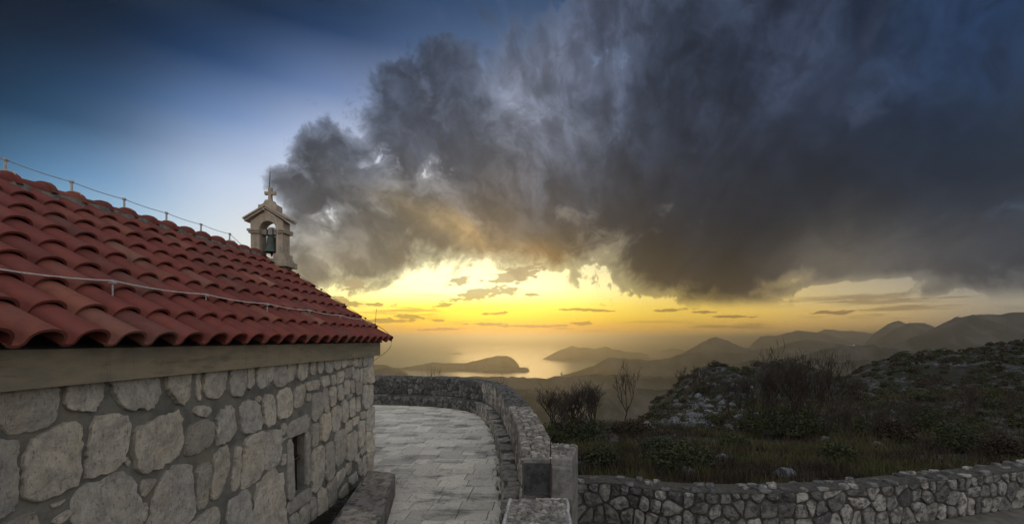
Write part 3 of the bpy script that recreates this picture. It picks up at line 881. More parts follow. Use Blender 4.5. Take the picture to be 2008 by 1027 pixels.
# stones of the near wall, each outlined where it stands
ZO = {1: (3.58, 0, 740), 2: (3.344, 240, 720), 3: (3.139, 440, 700), 4: (2.961, 560, 680)}
TR = {
1: ['-60,90 360,85 368,200 355,290 300,340 180,385 90,400 40,380 0,300 -60,280', '450,90 550,75 705,65 708,140 660,190 640,245 560,230 450,215',
    '-60,460 95,450 105,500 115,750 100,920 50,935 0,980 -60,1000', '260,410 340,370 460,325 520,330 540,430 535,600 520,730 430,790 280,850 190,860 160,800 158,650 185,520 210,450',
    '650,285 700,275 800,268 885,285 880,420 850,540 800,640 720,660 620,695 580,680 600,560 620,380', '560,780 650,740 850,670 895,690 955,790 952,1000 945,1180 510,1180 515,860',
    '60,1010 190,945 235,970 230,1150 -60,1150 -40,1050', '340,890 455,850 430,880 360,915', '370,990 480,920 478,980 400,1027 360,1020', '850,575 880,555 905,590 890,625 865,600'],
2: ['-115,110 0,100 232,88 228,170 190,250 150,280 90,265 50,280 -20,250 -110,180', '80,410 180,355 340,292 378,310 392,440 380,545 300,610 190,675 80,685 68,560 70,430',
    '440,75 430,170 410,240 345,235 320,190 280,150 285,90 360,78', '480,65 505,75 502,190 488,220 475,190 478,110', '530,60 655,40 668,90 660,160 600,205 545,195 525,150',
    '690,45 800,30 808,70 795,170 740,190 695,175', '465,260 520,250 570,265 570,300 530,325 460,305', '435,385 490,345 560,350 585,400 580,490 500,545 415,590 405,540 415,440',
    '610,320 660,270 725,245 735,360 745,410 700,470 620,510 605,480 605,380', '120,740 200,725 205,750 160,820 125,850 112,800',
    '260,700 390,630 430,660 445,800 450,920 430,990 350,1060 170,1120 175,950 200,830 250,740', '475,665 555,620 560,700 548,900 480,940 475,800',
    '585,590 660,515 690,540 695,660 640,830 590,870 570,840 580,680', '735,530 765,520 770,600 765,780 720,815 710,770 725,640', '115,900 160,880 155,960 130,1010 100,1000',
    '450,1000 600,910 620,960 615,1150 400,1150 410,1040'],
3: ['145,90 180,85 175,150 160,190 135,195 140,130', '205,90 285,78 280,130 260,180 205,190 195,130', '290,75 362,65 362,150 350,180 300,180 290,120', '380,60 430,52 425,110 410,150 372,155',
    '442,50 510,42 508,110 480,140 442,140', '95,285 150,262 190,275 212,350 205,430 150,465 105,470 95,380', '190,245 215,235 222,265 205,280 188,268', '235,235 300,228 306,260 302,405 235,425',
    '325,215 390,180 402,230 400,340 350,375 320,375 322,290', '430,190 480,165 485,200 475,300 425,312 418,250', '340,415 370,400 382,430 370,475 345,480', '345,505 380,490 350,525',
    '120,500 220,450 228,520 222,700 200,760 130,795 100,790 110,640', '240,470 320,440 332,470 328,600 315,670 250,700 238,640 238,540', '40,870 150,815 160,870 160,1027 150,1160 10,1160 15,950',
    '215,750 345,685 350,850 348,1000 330,1160 175,1160 180,900'],
4: ['140,120 165,108 165,155 140,160', '178,95 210,90 212,135 195,155 178,148', '225,85 270,78 268,130 250,150 222,145', '278,75 312,70 312,118 290,135 278,118', '320,68 350,65 348,112 320,118',
    '358,62 384,58 384,100 358,105', '390,55 412,52 410,110 392,112', '416,52 436,50 434,112 416,118', '444,48 470,45 470,110 446,112', '474,44 502,42 502,105 474,108',
    '110,205 190,190 190,240 120,255 110,240', '198,175 252,165 252,215 205,235', '262,165 288,160 286,215 262,222', '296,150 330,140 330,200 296,215', '338,130 358,122 358,182 340,185',
    '365,125 377,120 374,175 364,178', '380,118 396,115 396,180 380,185', '400,130 424,125 424,195 400,200', '430,130 442,127 442,200 430,205', '446,125 470,118 472,210 448,215', '474,112 503,108 503,205 475,210',
    '118,275 145,265 142,312 118,315', '150,280 190,262 205,285 202,370 170,425 150,430 148,340', '215,240 240,235 244,270 240,370 215,378', '252,240 286,225 286,330 252,345', '295,230 332,215 332,295 296,312',
    '340,200 362,185 370,210 366,270 340,278', '376,195 396,190 396,260 378,265', '400,205 438,200 436,270 400,280', '446,225 478,222 478,350 446,355', '482,222 505,220 505,330 482,335',
    '322,320 345,302 360,340 352,430 320,440 320,380', '372,310 400,295 404,350 398,390 366,408', '350,280 385,268 380,295 352,305', '410,295 428,290 428,370 410,375', '264,360 300,338 318,370 312,470 268,498',
    '200,400 262,370 262,480 245,520 200,552', '150,450 192,440 192,560 150,585', '346,440 382,420 380,480 348,500', '386,415 420,400 422,440 390,458', '432,380 460,370 458,410 432,420', '464,360 506,345 506,480 466,490',
    '282,510 340,470 345,520 340,650 285,700', '348,520 410,478 412,600 400,640 348,668', '418,440 452,430 452,560 420,590', '150,600 208,570 220,600 216,790 150,855', '226,570 275,540 282,600 280,740 228,790',
    '290,740 340,700 345,740 300,825 290,820', '348,680 380,660 382,720 350,745', '396,640 424,610 424,650 400,670', '430,600 462,560 462,600 432,630', '464,500 506,490 508,600 466,610', '466,620 508,605 510,730 470,740',
    '415,660 440,645 444,730 425,750', '446,640 462,630 462,760 446,780', '188,830 225,812 234,850 232,960 185,1000', '238,800 288,750 290,890 240,940', '365,760 410,720 412,770 370,800',
    '305,850 355,780 360,850 310,880', '140,880 170,870 172,990 140,1020', '80,940 130,905 130,1060 80,1090', '248,960 310,905 315,960 260,1027', '320,900 370,860 372,920 325,960', '385,830 412,815 412,880 385,900',
    '20,980 70,960 70,1090 20,1100'],
}


def on_wall(x, y):
    return WX + 0.0, 0, 0


wall_polys = []
for k, lst in TR.items():
    sc_, ox, oy = ZO[k]
    for s in lst:
        poly = []
        for q in s.split():
            a, b = q.split(',')
            px = ox + float(a) / sc_; py = oy + float(b) / sc_
            Y = -WX * FPX / (VX - px); z = EYE - (py - VY) * Y / FPX
            if z > 2.09: z = 2.215
            if Y > WY1 - 0.015: Y = WY1 - 0.004
            poly.append((Y, z))
        # keep the traced face inside its joint
        wall_polys.append(poly)


def inside(pt, poly):
    c = False; x, y = pt; j = len(poly) - 1
    for i in range(len(poly)):
        if (poly[i][1] > y) != (poly[j][1] > y) and x < (poly[j][0] - poly[i][0]) * (y - poly[i][1]) / (poly[j][1] - poly[i][1]) + poly[i][0]: c = not c
        j = i
    return c


def free_rect(a0, a1, b0, b1, polys, gap=0.02):
    for i in range(6):
        for j in range(6):
            q = (a0 - gap + (a1 - a0 + 2 * gap) * i / 5, b0 - gap + (b1 - b0 + 2 * gap) * j / 5)
            for p in polys:
                if inside(q, p): return False
    for p in polys:
        for v in p:
            if a0 - gap < v[0] < a1 + gap and b0 - gap < v[1] < b1 + gap: return False
    return True


frame_poly = [(y0 - .13, z0 - .2), (y1 + .13, z0 - .2), (y1 + .13, z1 + .22), (y0 - .13, z1 + .22)]
rg = random.Random(3)
for sz, tries in (((.30, .42), 700), ((.2, .3), 900), ((.12, .16), 1200), ((.07, .09), 500)):
    for _ in range(tries):
        if len(wall_polys) > 285: break
        w_, h_ = sz[0] * rg.uniform(.75, 1.25), sz[1] * rg.uniform(.75, 1.25)
        a = rg.uniform(WY0, WY1 - w_ - .01)
        b = rg.uniform(0.0, 2.06 - h_) if a < 2.0 else rg.uniform(0.0, min(2.0, 2.5 - 355 * a / 900 + .3 if a < 5 else 1.7) - h_)
        if a > 5 and sz[0] > .15: continue
        if a > 2.3 and sz[0] < .1 and b > 1.2 and rg.random() < .5: continue
        if free_rect(a, a + w_, b, b + h_, wall_polys + [frame_poly]):
            s1, s2 = rg.uniform(-.15, .15) * w_, rg.uniform(-.12, .12) * h_
            wall_polys.append([(a, b + abs(s2)), (a + w_ * .5, b), (a + w_, b + abs(s1) * .5), (a + w_, b + h_ - abs(s2)), (a + w_ * .45, b + h_), (a, b + h_ - abs(s1))])

on_x = lambda a, b, n: (WX + n, a, b)
for k, poly in enumerate(wall_polys):
    big = sqrt(abs(poly_area(poly)))
    gx = sum(p[0] for p in poly) / len(poly); gy_ = sum(p[1] for p in poly) / len(poly)
    poly = [(gx + (p[0] - gx) * 1.07, gy_ + (p[1] - gy_) * 1.07) for p in poly]
    vs, fs = stone_mesh(poly, min(0.032, 0.012 + big * 0.06) * RNG.uniform(.75, 1.2), M['wallstone'], RNG, jit=0.034, seg=max(.018, big / 9), bulge=0.35, place=on_x, rough=0.013, sink=0.04, sharp=True)
    at_chapel(link('stone', mesh_of('stone', vs, fs, M['wallstone'], smooth=False), wall)).location = (0, 0, 0)

# dressed stones round the slit window
win = thing('window', '', '', (0, 0, 0)); del win['label']; del win['category']
win.parent = chapel; win.location = -CH + Vector((0, 0, 0))
def block(name, poly, d, mat=None):
    vs, fs = stone_mesh(poly, d, None, RNG, jit=0.008, seg=0.07, bulge=0.1, place=on_x, rough=0.004, sink=0.1)
    return link(name, mesh_of(name, vs, fs, mat or M['dressed']), win)
block('lintel', [(y0 - .10, z1 - .01), (y1 + .05, z1 + .005), (y1 + .07, z1 + .24), (y0 - .07, z1 + .2), (y0 - .14, z1 + .1)], .03)
block('jamb', [(y0 - .135, z0 - .02), (y0 - .004, z0 - .02), (y0 - .004, z1 - .02), (y0 - .12, z1 - .02)], .03)
block('jamb', [(y1 + .004, z0 + .03), (y1 + .12, z0 + .03), (y1 + .12, z1 - .004), (y1 + .004, z1 - .004)], .03)
block('sill', [(y0 - .14, z0 - .20), (y1 + .13, z0 - .17), (y1 + .13, z0 + .005), (y0 - .14, z0 - .035)], .034)
MB().box(R_ - .02, R_, y0, y1, z0, z1).build('opening_dark', M['inside'], win)  # black sheet painted in for the dark of the deep opening
hk = MB(); hk.tube([(R_, y0 + .06, .90), (WX - .06, y0 + .10, .93), (WX - .04, y0 + .17, .945), (WX - .05, y0 + .24, .95)], .013, 6)
hk.tube([(WX - .05, y0 + .22, .93), (WX - .05, y0 + .25, .97)], .028, 8)
hk.build('iron_stay', M['iron'], win)

# eaves beam
bm_ = MB()
bm_.prism([(-3.15, 2.198), (-3.15, 2.445), (-3.30, 2.53), (-3.30, 2.198)][::-1], WY0 - .1, 8.61, 'y')
bm_.prism([(-7.6, 2.198), (-7.6, 2.445), (-7.45, 2.53), (-7.45, 2.198)], WY0 - .1, 8.61, 'y')
at_chapel(bm_.build('eaves_beam', M['beam'], chapel))

# roof
roof = thing('roof', '', '', (0, 0, 0)); del roof['label']; del roof['category']
roof.parent = chapel; roof.location = -CH
dk = MB()
dk.prism([(-3.14, 2.44), (-3.14, 2.455), (RX, RZ - .05), (-7.61, 2.455), (-7.61, 2.44), (RX, RZ - .12)], WY0 - .1, GAB_Y - .06, 'y')
at_chapel(dk.build('roof_deck', M['inside'], chapel))
PITCH, ROWS = 0.2816, 8
EXPO = SL / ROWS
TL = EXPO + 0.055
sdir = Vector((RX - EAVE_X, 0, RZ - EAVE_Z)).normalized()       # up the slope
ndir = Vector((-sdir.z, 0, sdir.x)) * -1
if ndir.z < 0: ndir = -ndir
prof = [(-.03, .10), (0.01, -.02), (.08, -.07), (.15, -.05), (.205, .06)] + [(.60 - .385 * cos(pi * q / 11), .06 + .96 * sin(pi * q / 11) ** .72) for q in range(1, 11)] + [(.985, .12), (1.0, .0)]
HT, TH = 0.108, 0.019


def tile_mesh():
    vs, fs, sm = [], [], []
    rows_ = [(0.0, 0.036, 1.03), (0.03, 0.033, 1.0), (TL * .5, 0.015, 0.99), (TL, -0.004, 0.95)]
    tops, bots = [], []
    for (s, lift, k) in rows_:
        r1, r2 = [], []
        for i, (u, h) in enumerate(prof):
            a0 = prof[max(i - 1, 0)]; a1 = prof[min(i + 1, len(prof) - 1)]
            tx, ty = (a1[0] - a0[0]) * PITCH, (a1[1] - a0[1]) * HT
            L = sqrt(tx * tx + ty * ty); nx, ny = -ty / L, tx / L
            uu = ((u - .6) * k + .6) * PITCH
            t_ = TH if s > 0 else TH
            r1.append((s, uu, h * HT * (1.0 if k >= 1 else .96) + lift)); r2.append((s, uu - nx * t_, h * HT + lift - ny * t_))
        tops.append(r1); bots.append(r2)
    n = len(prof)
    def quad_sheet(rows, flip):
        k0 = len(vs)
        for r in rows: vs.extend(r)
        for a in range(len(rows) - 1):
            for i in range(n - 1):
                f = (k0 + a * n + i, k0 + a * n + i + 1, k0 + (a + 1) * n + i + 1, k0 + (a + 1) * n + i)
                fs.append(f if not flip else f[::-1]); sm.append(True)
    quad_sheet(tops, True); quad_sheet(bots, False)
    def band(a, b):
        k0 = len(vs); m = len(a)
        vs.extend(a); vs.extend(b)
        for i in range(m - 1):
            fs.append((k0 + i, k0 + i + 1, k0 + m + i + 1, k0 + m + i)); sm.append(False)
    band(tops[0], bots[0]); band(tops[-1], bots[-1])
    band([r[0] for r in tops], [r[0] for r in bots]); band([r[-1] for r in tops], [r[-1] for r in bots])
    me = mesh_of('tile', vs, fs, M['tile'])
    me.polygons.foreach_set('use_smooth', sm)
    return me


tm = tile_mesh()
# local axes: x up the slope, y along the eave, z off the slope
ydir = Vector((0, 1, 0))
R3 = Matrix((sdir, ydir, ndir)).transposed()
ncol = int((GAB_Y - (WY0 - .1)) / PITCH)
tiles = []
for c in range(ncol):
    Y = GAB_Y - (c + 1) * PITCH
    for r in range(ROWS):
        o = link('tile', tm, roof)
        p = Vector((EAVE_X, Y, EAVE_Z)) + sdir * (r * EXPO - RNG.uniform(-.006, .006)) + ndir * RNG.uniform(-.002, .003)
        o.matrix_local = Matrix.Translation(p) @ R3.to_4x4() @ Matrix.Rotation(RNG.uniform(-.02, .02), 4, 'Z') @ Matrix.Rotation(RNG.uniform(-.01, .01), 4, 'X')
# the hidden slope, joined
mv = np.array([v.co[:] for v in tm.vertices]); mf = [tuple(p.vertices) for p in tm.polygons]
sd2 = Vector((-sdir.x, 0, sdir.z)); nd2 = Vector((-ndir.x, 0, ndir.z)); R4 = Matrix((sd2, -ydir, nd2)).transposed()
far = MB()
for c in range(ncol):
    for r in range(ROWS):
        p = Vector((2 * RX - EAVE_X, GAB_Y - c * PITCH, EAVE_Z)) + sd2 * (r * EXPO)
        far.add([p + R4 @ Vector(v) for v in mv], mf)
far.build('far_slope_tiles', M['tile'], roof, kind='stuff')

# ridge tiles: half round, each with a raised collar at its far end
rt_v, rt_f = [], []
secs = [(0.0, .088), (.30, .106), (.302, .132), (.345, .136), (.36, .120), (.362, .098)]
nseg = 9
for (yy, r) in secs:
    for j in range(nseg + 1):
        t = pi * (j / nseg) ; rt_v.append((-cos(t) * r * 1.15, yy, sin(t) * r * .95))
for a in range(len(secs) - 1):
    for j in range(nseg):
        k = a * (nseg + 1) + j
        rt_f.append((k, k + nseg + 1, k + nseg + 2, k + 1))
rt_f.append(tuple(range(nseg, -1, -1))); rt_f.append(tuple((len(secs) - 1) * (nseg + 1) + j for j in range(nseg + 1)))
rm = mesh_of('ridge_tile', rt_v, rt_f, M['tile'], smooth=False)
RIDGE_Y0 = 4.54
k = -16
while RIDGE_Y0 + k * .32 < 8.4:
    yy = RIDGE_Y0 + k * .32 - .32
    if yy > WY0 - .1:
        link('ridge_tile', rm, roof, loc=(RX + RNG.uniform(-.006, .006), yy, RZ + .055 + RNG.uniform(-.005, .005)), rot=(RNG.uniform(-.02, .02), RNG.uniform(-.04, .04), RNG.uniform(-.02, .02)))
    k += 1
bed = MB()
for sgn in (1, -1):
    nb = 90; pv_ = []
    for i in range(nb + 1):
        yy = WY0 - .05 + (8.45 - WY0) * i / nb
        j_ = RNG.uniform(-.012, .012)
        pv_.append([(RX + sgn * .06, yy, RZ + .10), (RX + sgn * (.125 + j_), yy, RZ + .075 + j_), (RX + sgn * (.165 + j_), yy, RZ - .03)])
    kk = len(bed.v)
    vs = [q for r in pv_ for q in r]; fs = []
    for i in range(nb):
        for j in range(2):
            a = i * 3 + j; f = (a, a + 1, a + 4, a + 3); fs.append(f if sgn < 0 else f[::-1])
    bed.add(vs, fs)
bed.build('ridge_mortar', M['cap_mortar'], roof)

# ------------------------------------------------------------------ bell gable
TX0, TX1, TY0, TY1 = -5.515, -4.91, 8.50, 8.725
TC = ((TX0 + TX1) / 2, (TY0 + TY1) / 2)
bt = thing('bell_gable', 'small pale stone bell gable with arch and cross on the roof ridge', 'bell tower', (TC[0], TC[1], 3.6))
BO = Vector(bt.location)


def bpart(mb, name, mat, bev=0.008, **kw):
    o = mb.build(name, mat, bt, **kw)
    o.location = -BO
    if bev:
        md = o.modifiers.new('bevel', 'BEVEL'); md.width = bev; md.segments = 2; md.limit_method = 'ANGLE'
    return o


OL, OR = TX0 + .165, TX1 - .135        # opening
ZI0, ZI1, ZS = 4.463, 4.545, 3.975
b_ = MB().box(TX0 - .005, TX1 + .03, TY0 - .02, TY1 + .02, 3.2, ZS - .14)
bpart(b_, 'base', M['tower'])
b_ = MB().box(TX0 - .03, TX1 + .12, TY0 - .10, TY1 + .06, ZS - .14, ZS - .03)
b_.box(TX0 - .01, TX1 + .07, TY0 - .06, TY1 + .035, ZS - .03, ZS + .02)
bpart(b_, 'plinth_moulding', M['tower'], .015)
b_ = MB().box(OR - .03, TX1 + .045, TY0 - .04, TY1 + .02, ZS + .02, ZS + .11)
bpart(b_, 'pier_foot', M['tower'])
bpart(MB().box(TX0, OL, TY0, TY1, ZS + .02, ZI0), 'pier', M['tower'])
bpart(MB().box(OR, TX1, TY0, TY1, ZS + .11, ZI0), 'pier', M['tower'])
for (a, b) in ((TX0 - .045, OL + .012), (OR - .012, TX1 + .045)):
    i_ = MB().box(a + .02, b - (.0), TY0 - .03, TY1 + .03, ZI0, ZI0 + .035)
    i_.box(a, b, TY0 - .045, TY1 + .045, ZI0 + .037, ZI1)
    bpart(i_, 'impost', M['tower'], .006)
# arch head: wall above the imposts with a round opening
hx = (OL + OR) / 2; hr = (OR - OL) / 2
gz, pz = 4.69, 4.90
arc = [(hx + hr * cos(t), ZI1 + .0 + hr * .98 * sin(t)) for t in [pi * q / 14 for q in range(15)]]
out = [(TX1, ZI1), (TX1, gz), (hx + .02, pz), (TX0, gz), (TX0, ZI1)]
poly = [(TX1, ZI1), (TX1, gz), ((TX0 + TX1) / 2, pz), (TX0, gz), (TX0, ZI1)] + arc[::-1]
n = len(poly)
bmh = bmesh.new()
vf = [bmh.verts.new((p[0], TY0, p[1])) for p in poly]
f0 = bmh.faces.new(vf)
ex = bmesh.ops.extrude_face_region(bmh, geom=[f0])
bmesh.ops.translate(bmh, verts=[v for v in ex['geom'] if isinstance(v, bmesh.types.BMVert)], vec=(0, TY1 - TY0, 0))
bmesh.ops.triangulate(bmh, faces=[f for f in bmh.faces if len(f.verts) > 4])
bmesh.ops.recalc_face_normals(bmh, faces=bmh.faces)
me = bpy.data.meshes.new('arch_head'); bmh.to_mesh(me); bmh.free(); me.materials.append(M['tower'])
o = link('arch_head', me, bt); o.location = -BO
# pediment cornice
xm = (TX0 + TX1) / 2
for sgn in (-1, 1):
    xe = TX0 - .085 if sgn < 0 else TX1 + .085
    c_ = MB()
    p1 = [(xe, gz - .015), (xm, pz + .012), (xm, pz + .05), (xe, gz + .02)]
    p2 = [(xe - sgn * -.02, gz + .022), (xm, pz + .052), (xm, pz + .085), (xe - sgn * -.02, gz + .05)]
    c_.prism(p1 if sgn < 0 else p1[::-1], TY0 - .05, TY1 + .05, 'y')
    c_.prism(p2 if sgn < 0 else p2[::-1], TY0 - .07, TY1 + .07, 'y')
    bpart(c_, 'raking_cornice', M['tower'], 0)
cb = MB()
cb.box(xm - .17, xm + .17, TY0 + .01, TY1 - .01, 4.87, 5.00)
cb.prism([(xm - .14, 5.0), (xm + .14, 5.0), (xm + .085, 5.03), (xm + .06, 5.08), (xm + .05, 5.095), (xm - .05, 5.095), (xm - .06, 5.08), (xm - .085, 5.03)], TY0 + .03, TY1 - .03, 'y')
bpart(cb, 'cross_pedestal', M['tower'], .006)
cr = MB()
CZ = 5.09; cy = TC[1]
cr.prism([(xm - .036, CZ), (xm + .036, CZ), (xm + .026, CZ + .10), (xm + .03, CZ + .118), (xm + .10, CZ + .112), (xm + .10, CZ + .178), (xm + .03, CZ + .170), (xm + .035, CZ + .25), (xm - .035, CZ + .25),
          (xm - .03, CZ + .170), (xm - .10, CZ + .178), (xm - .10, CZ + .112), (xm - .03, CZ + .118), (xm - .026, CZ + .10)], cy - .03, cy + .03, 'y')
bpart(cr, 'cross', M['tower'], .006)

bell = thing('bell', 'green bronze bell hanging from a headstock inside the arch', 'bell', (hx + .01, TC[1], 4.47))
yk = MB(); yk.box(-.16, .17, -.05, .05, -.02, .075); yk.box(-.05, .05, -.035, .035, .077, .12)
yk_o = yk.build('headstock', M['dressed'], bell); md = yk_o.modifiers.new('b', 'BEVEL'); md.width = .01; md.segments = 2
st_ = MB()
for q in (-.055, .055): st_.box(q - .012, q + .012, -.056, .056, -.035, .083)
st_.build('strap', M['iron'], bell)
MB().lathe([(0.0, .0), (.03, 0), (.032, -.03), (.03, -.05)], 12).build('crown', M['bronze'], bell)
body_ = MB().lathe([(0, -.035), (.04, -.036), (.068, -.05), (.076, -.08), (.080, -.15), (.088, -.21), (.104, -.27), (.126, -.315), (.142, -.335), (.142, -.347), (.132, -.347), (.10, -.29), (.075, -.2), (.066, -.09), (0, -.07)], 28)
body_.build('bell_body', M['bronze'], bell, smooth=True)
cl = MB().tube([(0, 0, -.08), (0.004, 0, -.34)], .009, 8); cl.lathe([(0, -.33), (.018, -.345), (.024, -.37), (.016, -.395), (.008, -.42), (0, -.425)], 12)
cl.build('clapper', M['iron'], bell)

# ------------------------------------------------------------------ lightning conductor
def sag(a, b, d, n=8):
    a, b = Vector(a), Vector(b)
    return [a.lerp(b, i / n) - Vector((0, 0, 4 * d * (i / n) * (1 - i / n))) for i in range(n + 1)]


def roof_pt(X, Y, h):
    return Vector((X, Y, EAVE_Z + (EAVE_X - X) * (RZ - EAVE_Z) / (EAVE_X - RX) + h))


lc = thing('lightning_conductor', 'thin conductor wire on short posts along the roof ridge', 'wire', (RX, 4.5, RZ + .15))
pts = []
Yp = [WY0 + .2 + .64 * q - .02 for q in range(0, 16)]
Yp = [RIDGE_Y0 + .64 * q for q in range(-7, 6)]
for q, yy in enumerate(Yp):
    pz_ = RZ + .18
    lean = RNG.uniform(-.008, .008)
    h = MB().tube([(RX, yy, pz_ - .06), (RX + lean, yy, pz_ + .125)], .011, 6); h.tube([(RX + lean, yy - .015, pz_ + .11), (RX + lean, yy + .015, pz_ + .11)], .017, 6)
    h.tube([(RX - .14, yy + .0, RZ + .08), (RX - .09, yy, RZ + .165), (RX, yy, RZ + .19), (RX + .09, yy, RZ + .165), (RX + .14, yy, RZ + .08)], .007, 5)
    o = h.build('post', M['galv'], lc); o.location = -Vector(lc.location)
    pts.append(Vector((RX + lean, yy, pz_ + .11)))
wire = MB()
full = []
for a, b in zip(pts, pts[1:] + [Vector((TX0 + .08, TY0 + .02, 4.05))]):
    full += sag(a, b, .012, 5)[:-1]
wire.tube(full, .0045, 5)
o = wire.build('wire', M['galv'], lc); o.location = -Vector(lc.location)

lw = thing('eaves_conductor', 'pale cable crossing the lower roof tiles on small clips', 'cable', (-3.5, 4.5, 2.9))
LO = Vector(lw.location)
hp = []
for yy, dxx in zip([-.2, .77, 1.75, 2.74, 3.73, 4.72, 5.70, 6.66, 7.55, 8.3], [0, 0, 0, .03, 0, .02, .05, .08, .12, .16]):
    a = roof_pt(-3.54 + dxx, yy, .19)
    hp.append(a)
    g = MB(); f = roof_pt(-3.54 + dxx, yy, .06)
    g.box(a.x - .02, a.x + .02, yy - .016, yy + .016, a.z - .022, a.z - .008)
    g.tube([f, a - Vector((0, 0, .012))], .006, 5)
    g.tube([f - Vector((0, 0, 0.0)), f + Vector((.10, 0, -.055))], .006, 5)
    o = g.build('clip', M['galv'], lw); o.location = -LO
cp = []
for a, b in zip(hp, hp[1:]): cp += sag(a, b, .02, 6)[:-1]
cp.append(hp[-1]); cp.append(roof_pt(-3.3, 8.62, .12))
o = MB().tube(cp, .0065, 6).build('cable', M['white_wire'], lw); o.location = -LO

lr = thing('gable_conductor', 'dark conductor wire down the far roof edge ending in a hanging loop', 'wire', (-4.2, 8.6, 3.2))
LR = Vector(lr.location)
gp = []
xs_ = [-4.86, -4.72, -4.28, -3.85, -3.45, -3.27]
for q, X in enumerate(xs_):
    a = roof_pt(X, 8.66, .17)
    gp.append(a)
    if q > 0:
        g = MB().box(a.x - .014, a.x + .014, 8.645, 8.675, a.z - .012, a.z + .016); g.tube([a, roof_pt(X, 8.66, .06)], .005, 5)
        o = g.build('clip', M['iron'], lr); o.location = -LR
line = [Vector((TX1 + .03, TY0 + .1, 3.78))]
for a, b in zip(gp, gp[1:]): line += sag(a, b, .006, 4)[:-1]
line += [gp[-1], Vector((-3.12, 8.7, 2.69)), Vector((-3.02, 8.74, 2.58)), Vector((-2.985, 8.76, 2.47)), Vector((-3.0, 8.74, 2.36)), Vector((-3.06, 8.70, 2.27)), Vector((-3.16, 8.62, 2.18)), Vector((-3.24, 8.52, 2.10)), Vector((-3.252, 8.50, 1.9))]
o = MB().tube(line, .0045, 5).build('wire', M['iron'], lr); o.location = -LR
a = gp[-1]
o = MB().tube([a + Vector((0, 0, -.02)), a + Vector((.03, 0, .3))], .0035, 5).build('air_terminal', M['iron'], lr); o.location = -LR

rd = thing('lightning_rod', 'slim upright lightning rod beside the stone cross', 'rod', (xm - .09, TY1 - .02, 4.9))
o = MB().tube([(0, 0, 0), (.005, 0, .35), (.03, 0, .78)], .010, 6, .006).build('rod', M['iron'], rd)
o = MB().tube([(0, 0, .02), (.03, -.26, .04), (.1, -.30, -.03), (.30, -.315, -.16), (.345, -.31, -.3), (.35, -.30, -.8)], .004, 5).build('down_wire', M['white_wire'], rd)
# ------------------------------------------------------------------ terrace, parapet, walls
PAR_TOP, BENCH = 1.07, 0.40
par = Path([(-11, 17.5), (-8.5, 17.65), (-6.2, 17.7), (-4.6, 17.35), (-3.3, 16.75), (-2.35, 15.7), (-1.75, 14.3), (-1.28, 12.4), (-.92, 10.4), (-.64, 8.6), (-.45, 7.1), (-.36, 6.25), (-.32, 5.50)])

fl = MB()
fp = [par.off(par.L * q / 60, .2) for q in range(61)]
fl.prism([(-3.24, 3.6), (-.13, 3.6)] + [(p.x, p.y) for p in fp[::-1]] + [(-11, 8.2), (-3.24, 8.2)], -.9, -.030)
floor = fl.build('terrace_floor', M['dark_mortar'], kind='structure')
slabs = {}
for L in (.30, .36, .44, .50, .60, .70):
    j = .0045
    b = MB(); b.add([(j, j, -.05), (L - j, j, -.05), (L - j, .361 - j, -.05), (j, .361 - j, -.05), (j, j, -.004), (L - j, j, -.004), (L - j, .361 - j, -.004), (j, .361 - j, -.004),
                     (j + .006, j + .006, 0), (L - j - .006, j + .006, 0), (L - j - .006, .361 - j - .006, 0), (j + .006, .361 - j - .006, 0)],
                    [(0, 1, 5, 4), (1, 2, 6, 5), (2, 3, 7, 6), (3, 0, 4, 7), (4, 5, 9, 8), (5, 6, 10, 9), (6, 7, 11, 10), (7, 4, 8, 11), (8, 9, 10, 11)])
    slabs[L] = mesh_of('paving_slab', b.v, b.f, M['paving'])
rp = random.Random(12)
rest = MB()
nsl = 0
y = 4.20
while y < 17.5:
    x = -3.2 if y < 8.3 else -10.5
    x -= rp.uniform(0, .4) if y > 8.3 else 0
    while x < .1:
        L = rp.choice(list(slabs))
        sidx = min(range(0, 240), key=lambda q: abs(par.at(par.L * q / 240)[0].y - y) + (0 if q > 80 else .5))
        edge = par.at(par.L * sidx / 240)[0].x
        if x > edge + .05: break
        if y < 8.3 and x + L < -3.2: x += L; continue
        shown = -.40 * (y + .3) < x + L and x < edge - .1 and nsl < 292
        if y > 14.8 and shown and rp.random() < .0: shown = False
        if shown:
            link('paving_slab', slabs[L], floor, loc=(x, y, rp.uniform(-.003, .003)), rot=(rp.uniform(-.004, .004), rp.uniform(-.004, .004), 0)); nsl += 1
        else:
            me = slabs[L]
            rest.add([(v.co.x + x, v.co.y + y, v.co.z) for v in me.vertices], [tuple(p.vertices) for p in me.polygons])
        x += L
    y += .361
rest.build('paving_behind_chapel', M['paving'], floor, kind='stuff')

pw = thing('parapet', 'curved rubble stone parapet wall with dark lichen round the paved terrace', 'wall', (0, 0, 0))
strip(par, [(.012, -3.5), (.012, PAR_TOP - .02), (.40, PAR_TOP - .02), (.40, -3.5)], M['dark_mortar'], 'core', pw)


def place_face(path, n0=0.012):
    def f(a, b, n):
        q = path.off(a, n0 - n)
        return (q.x, q.y, b)
    return f


def place_top(path, z):
    def f(a, b, n):
        q = path.off(a, b)
        return (q.x, q.y, z + n)
    return f


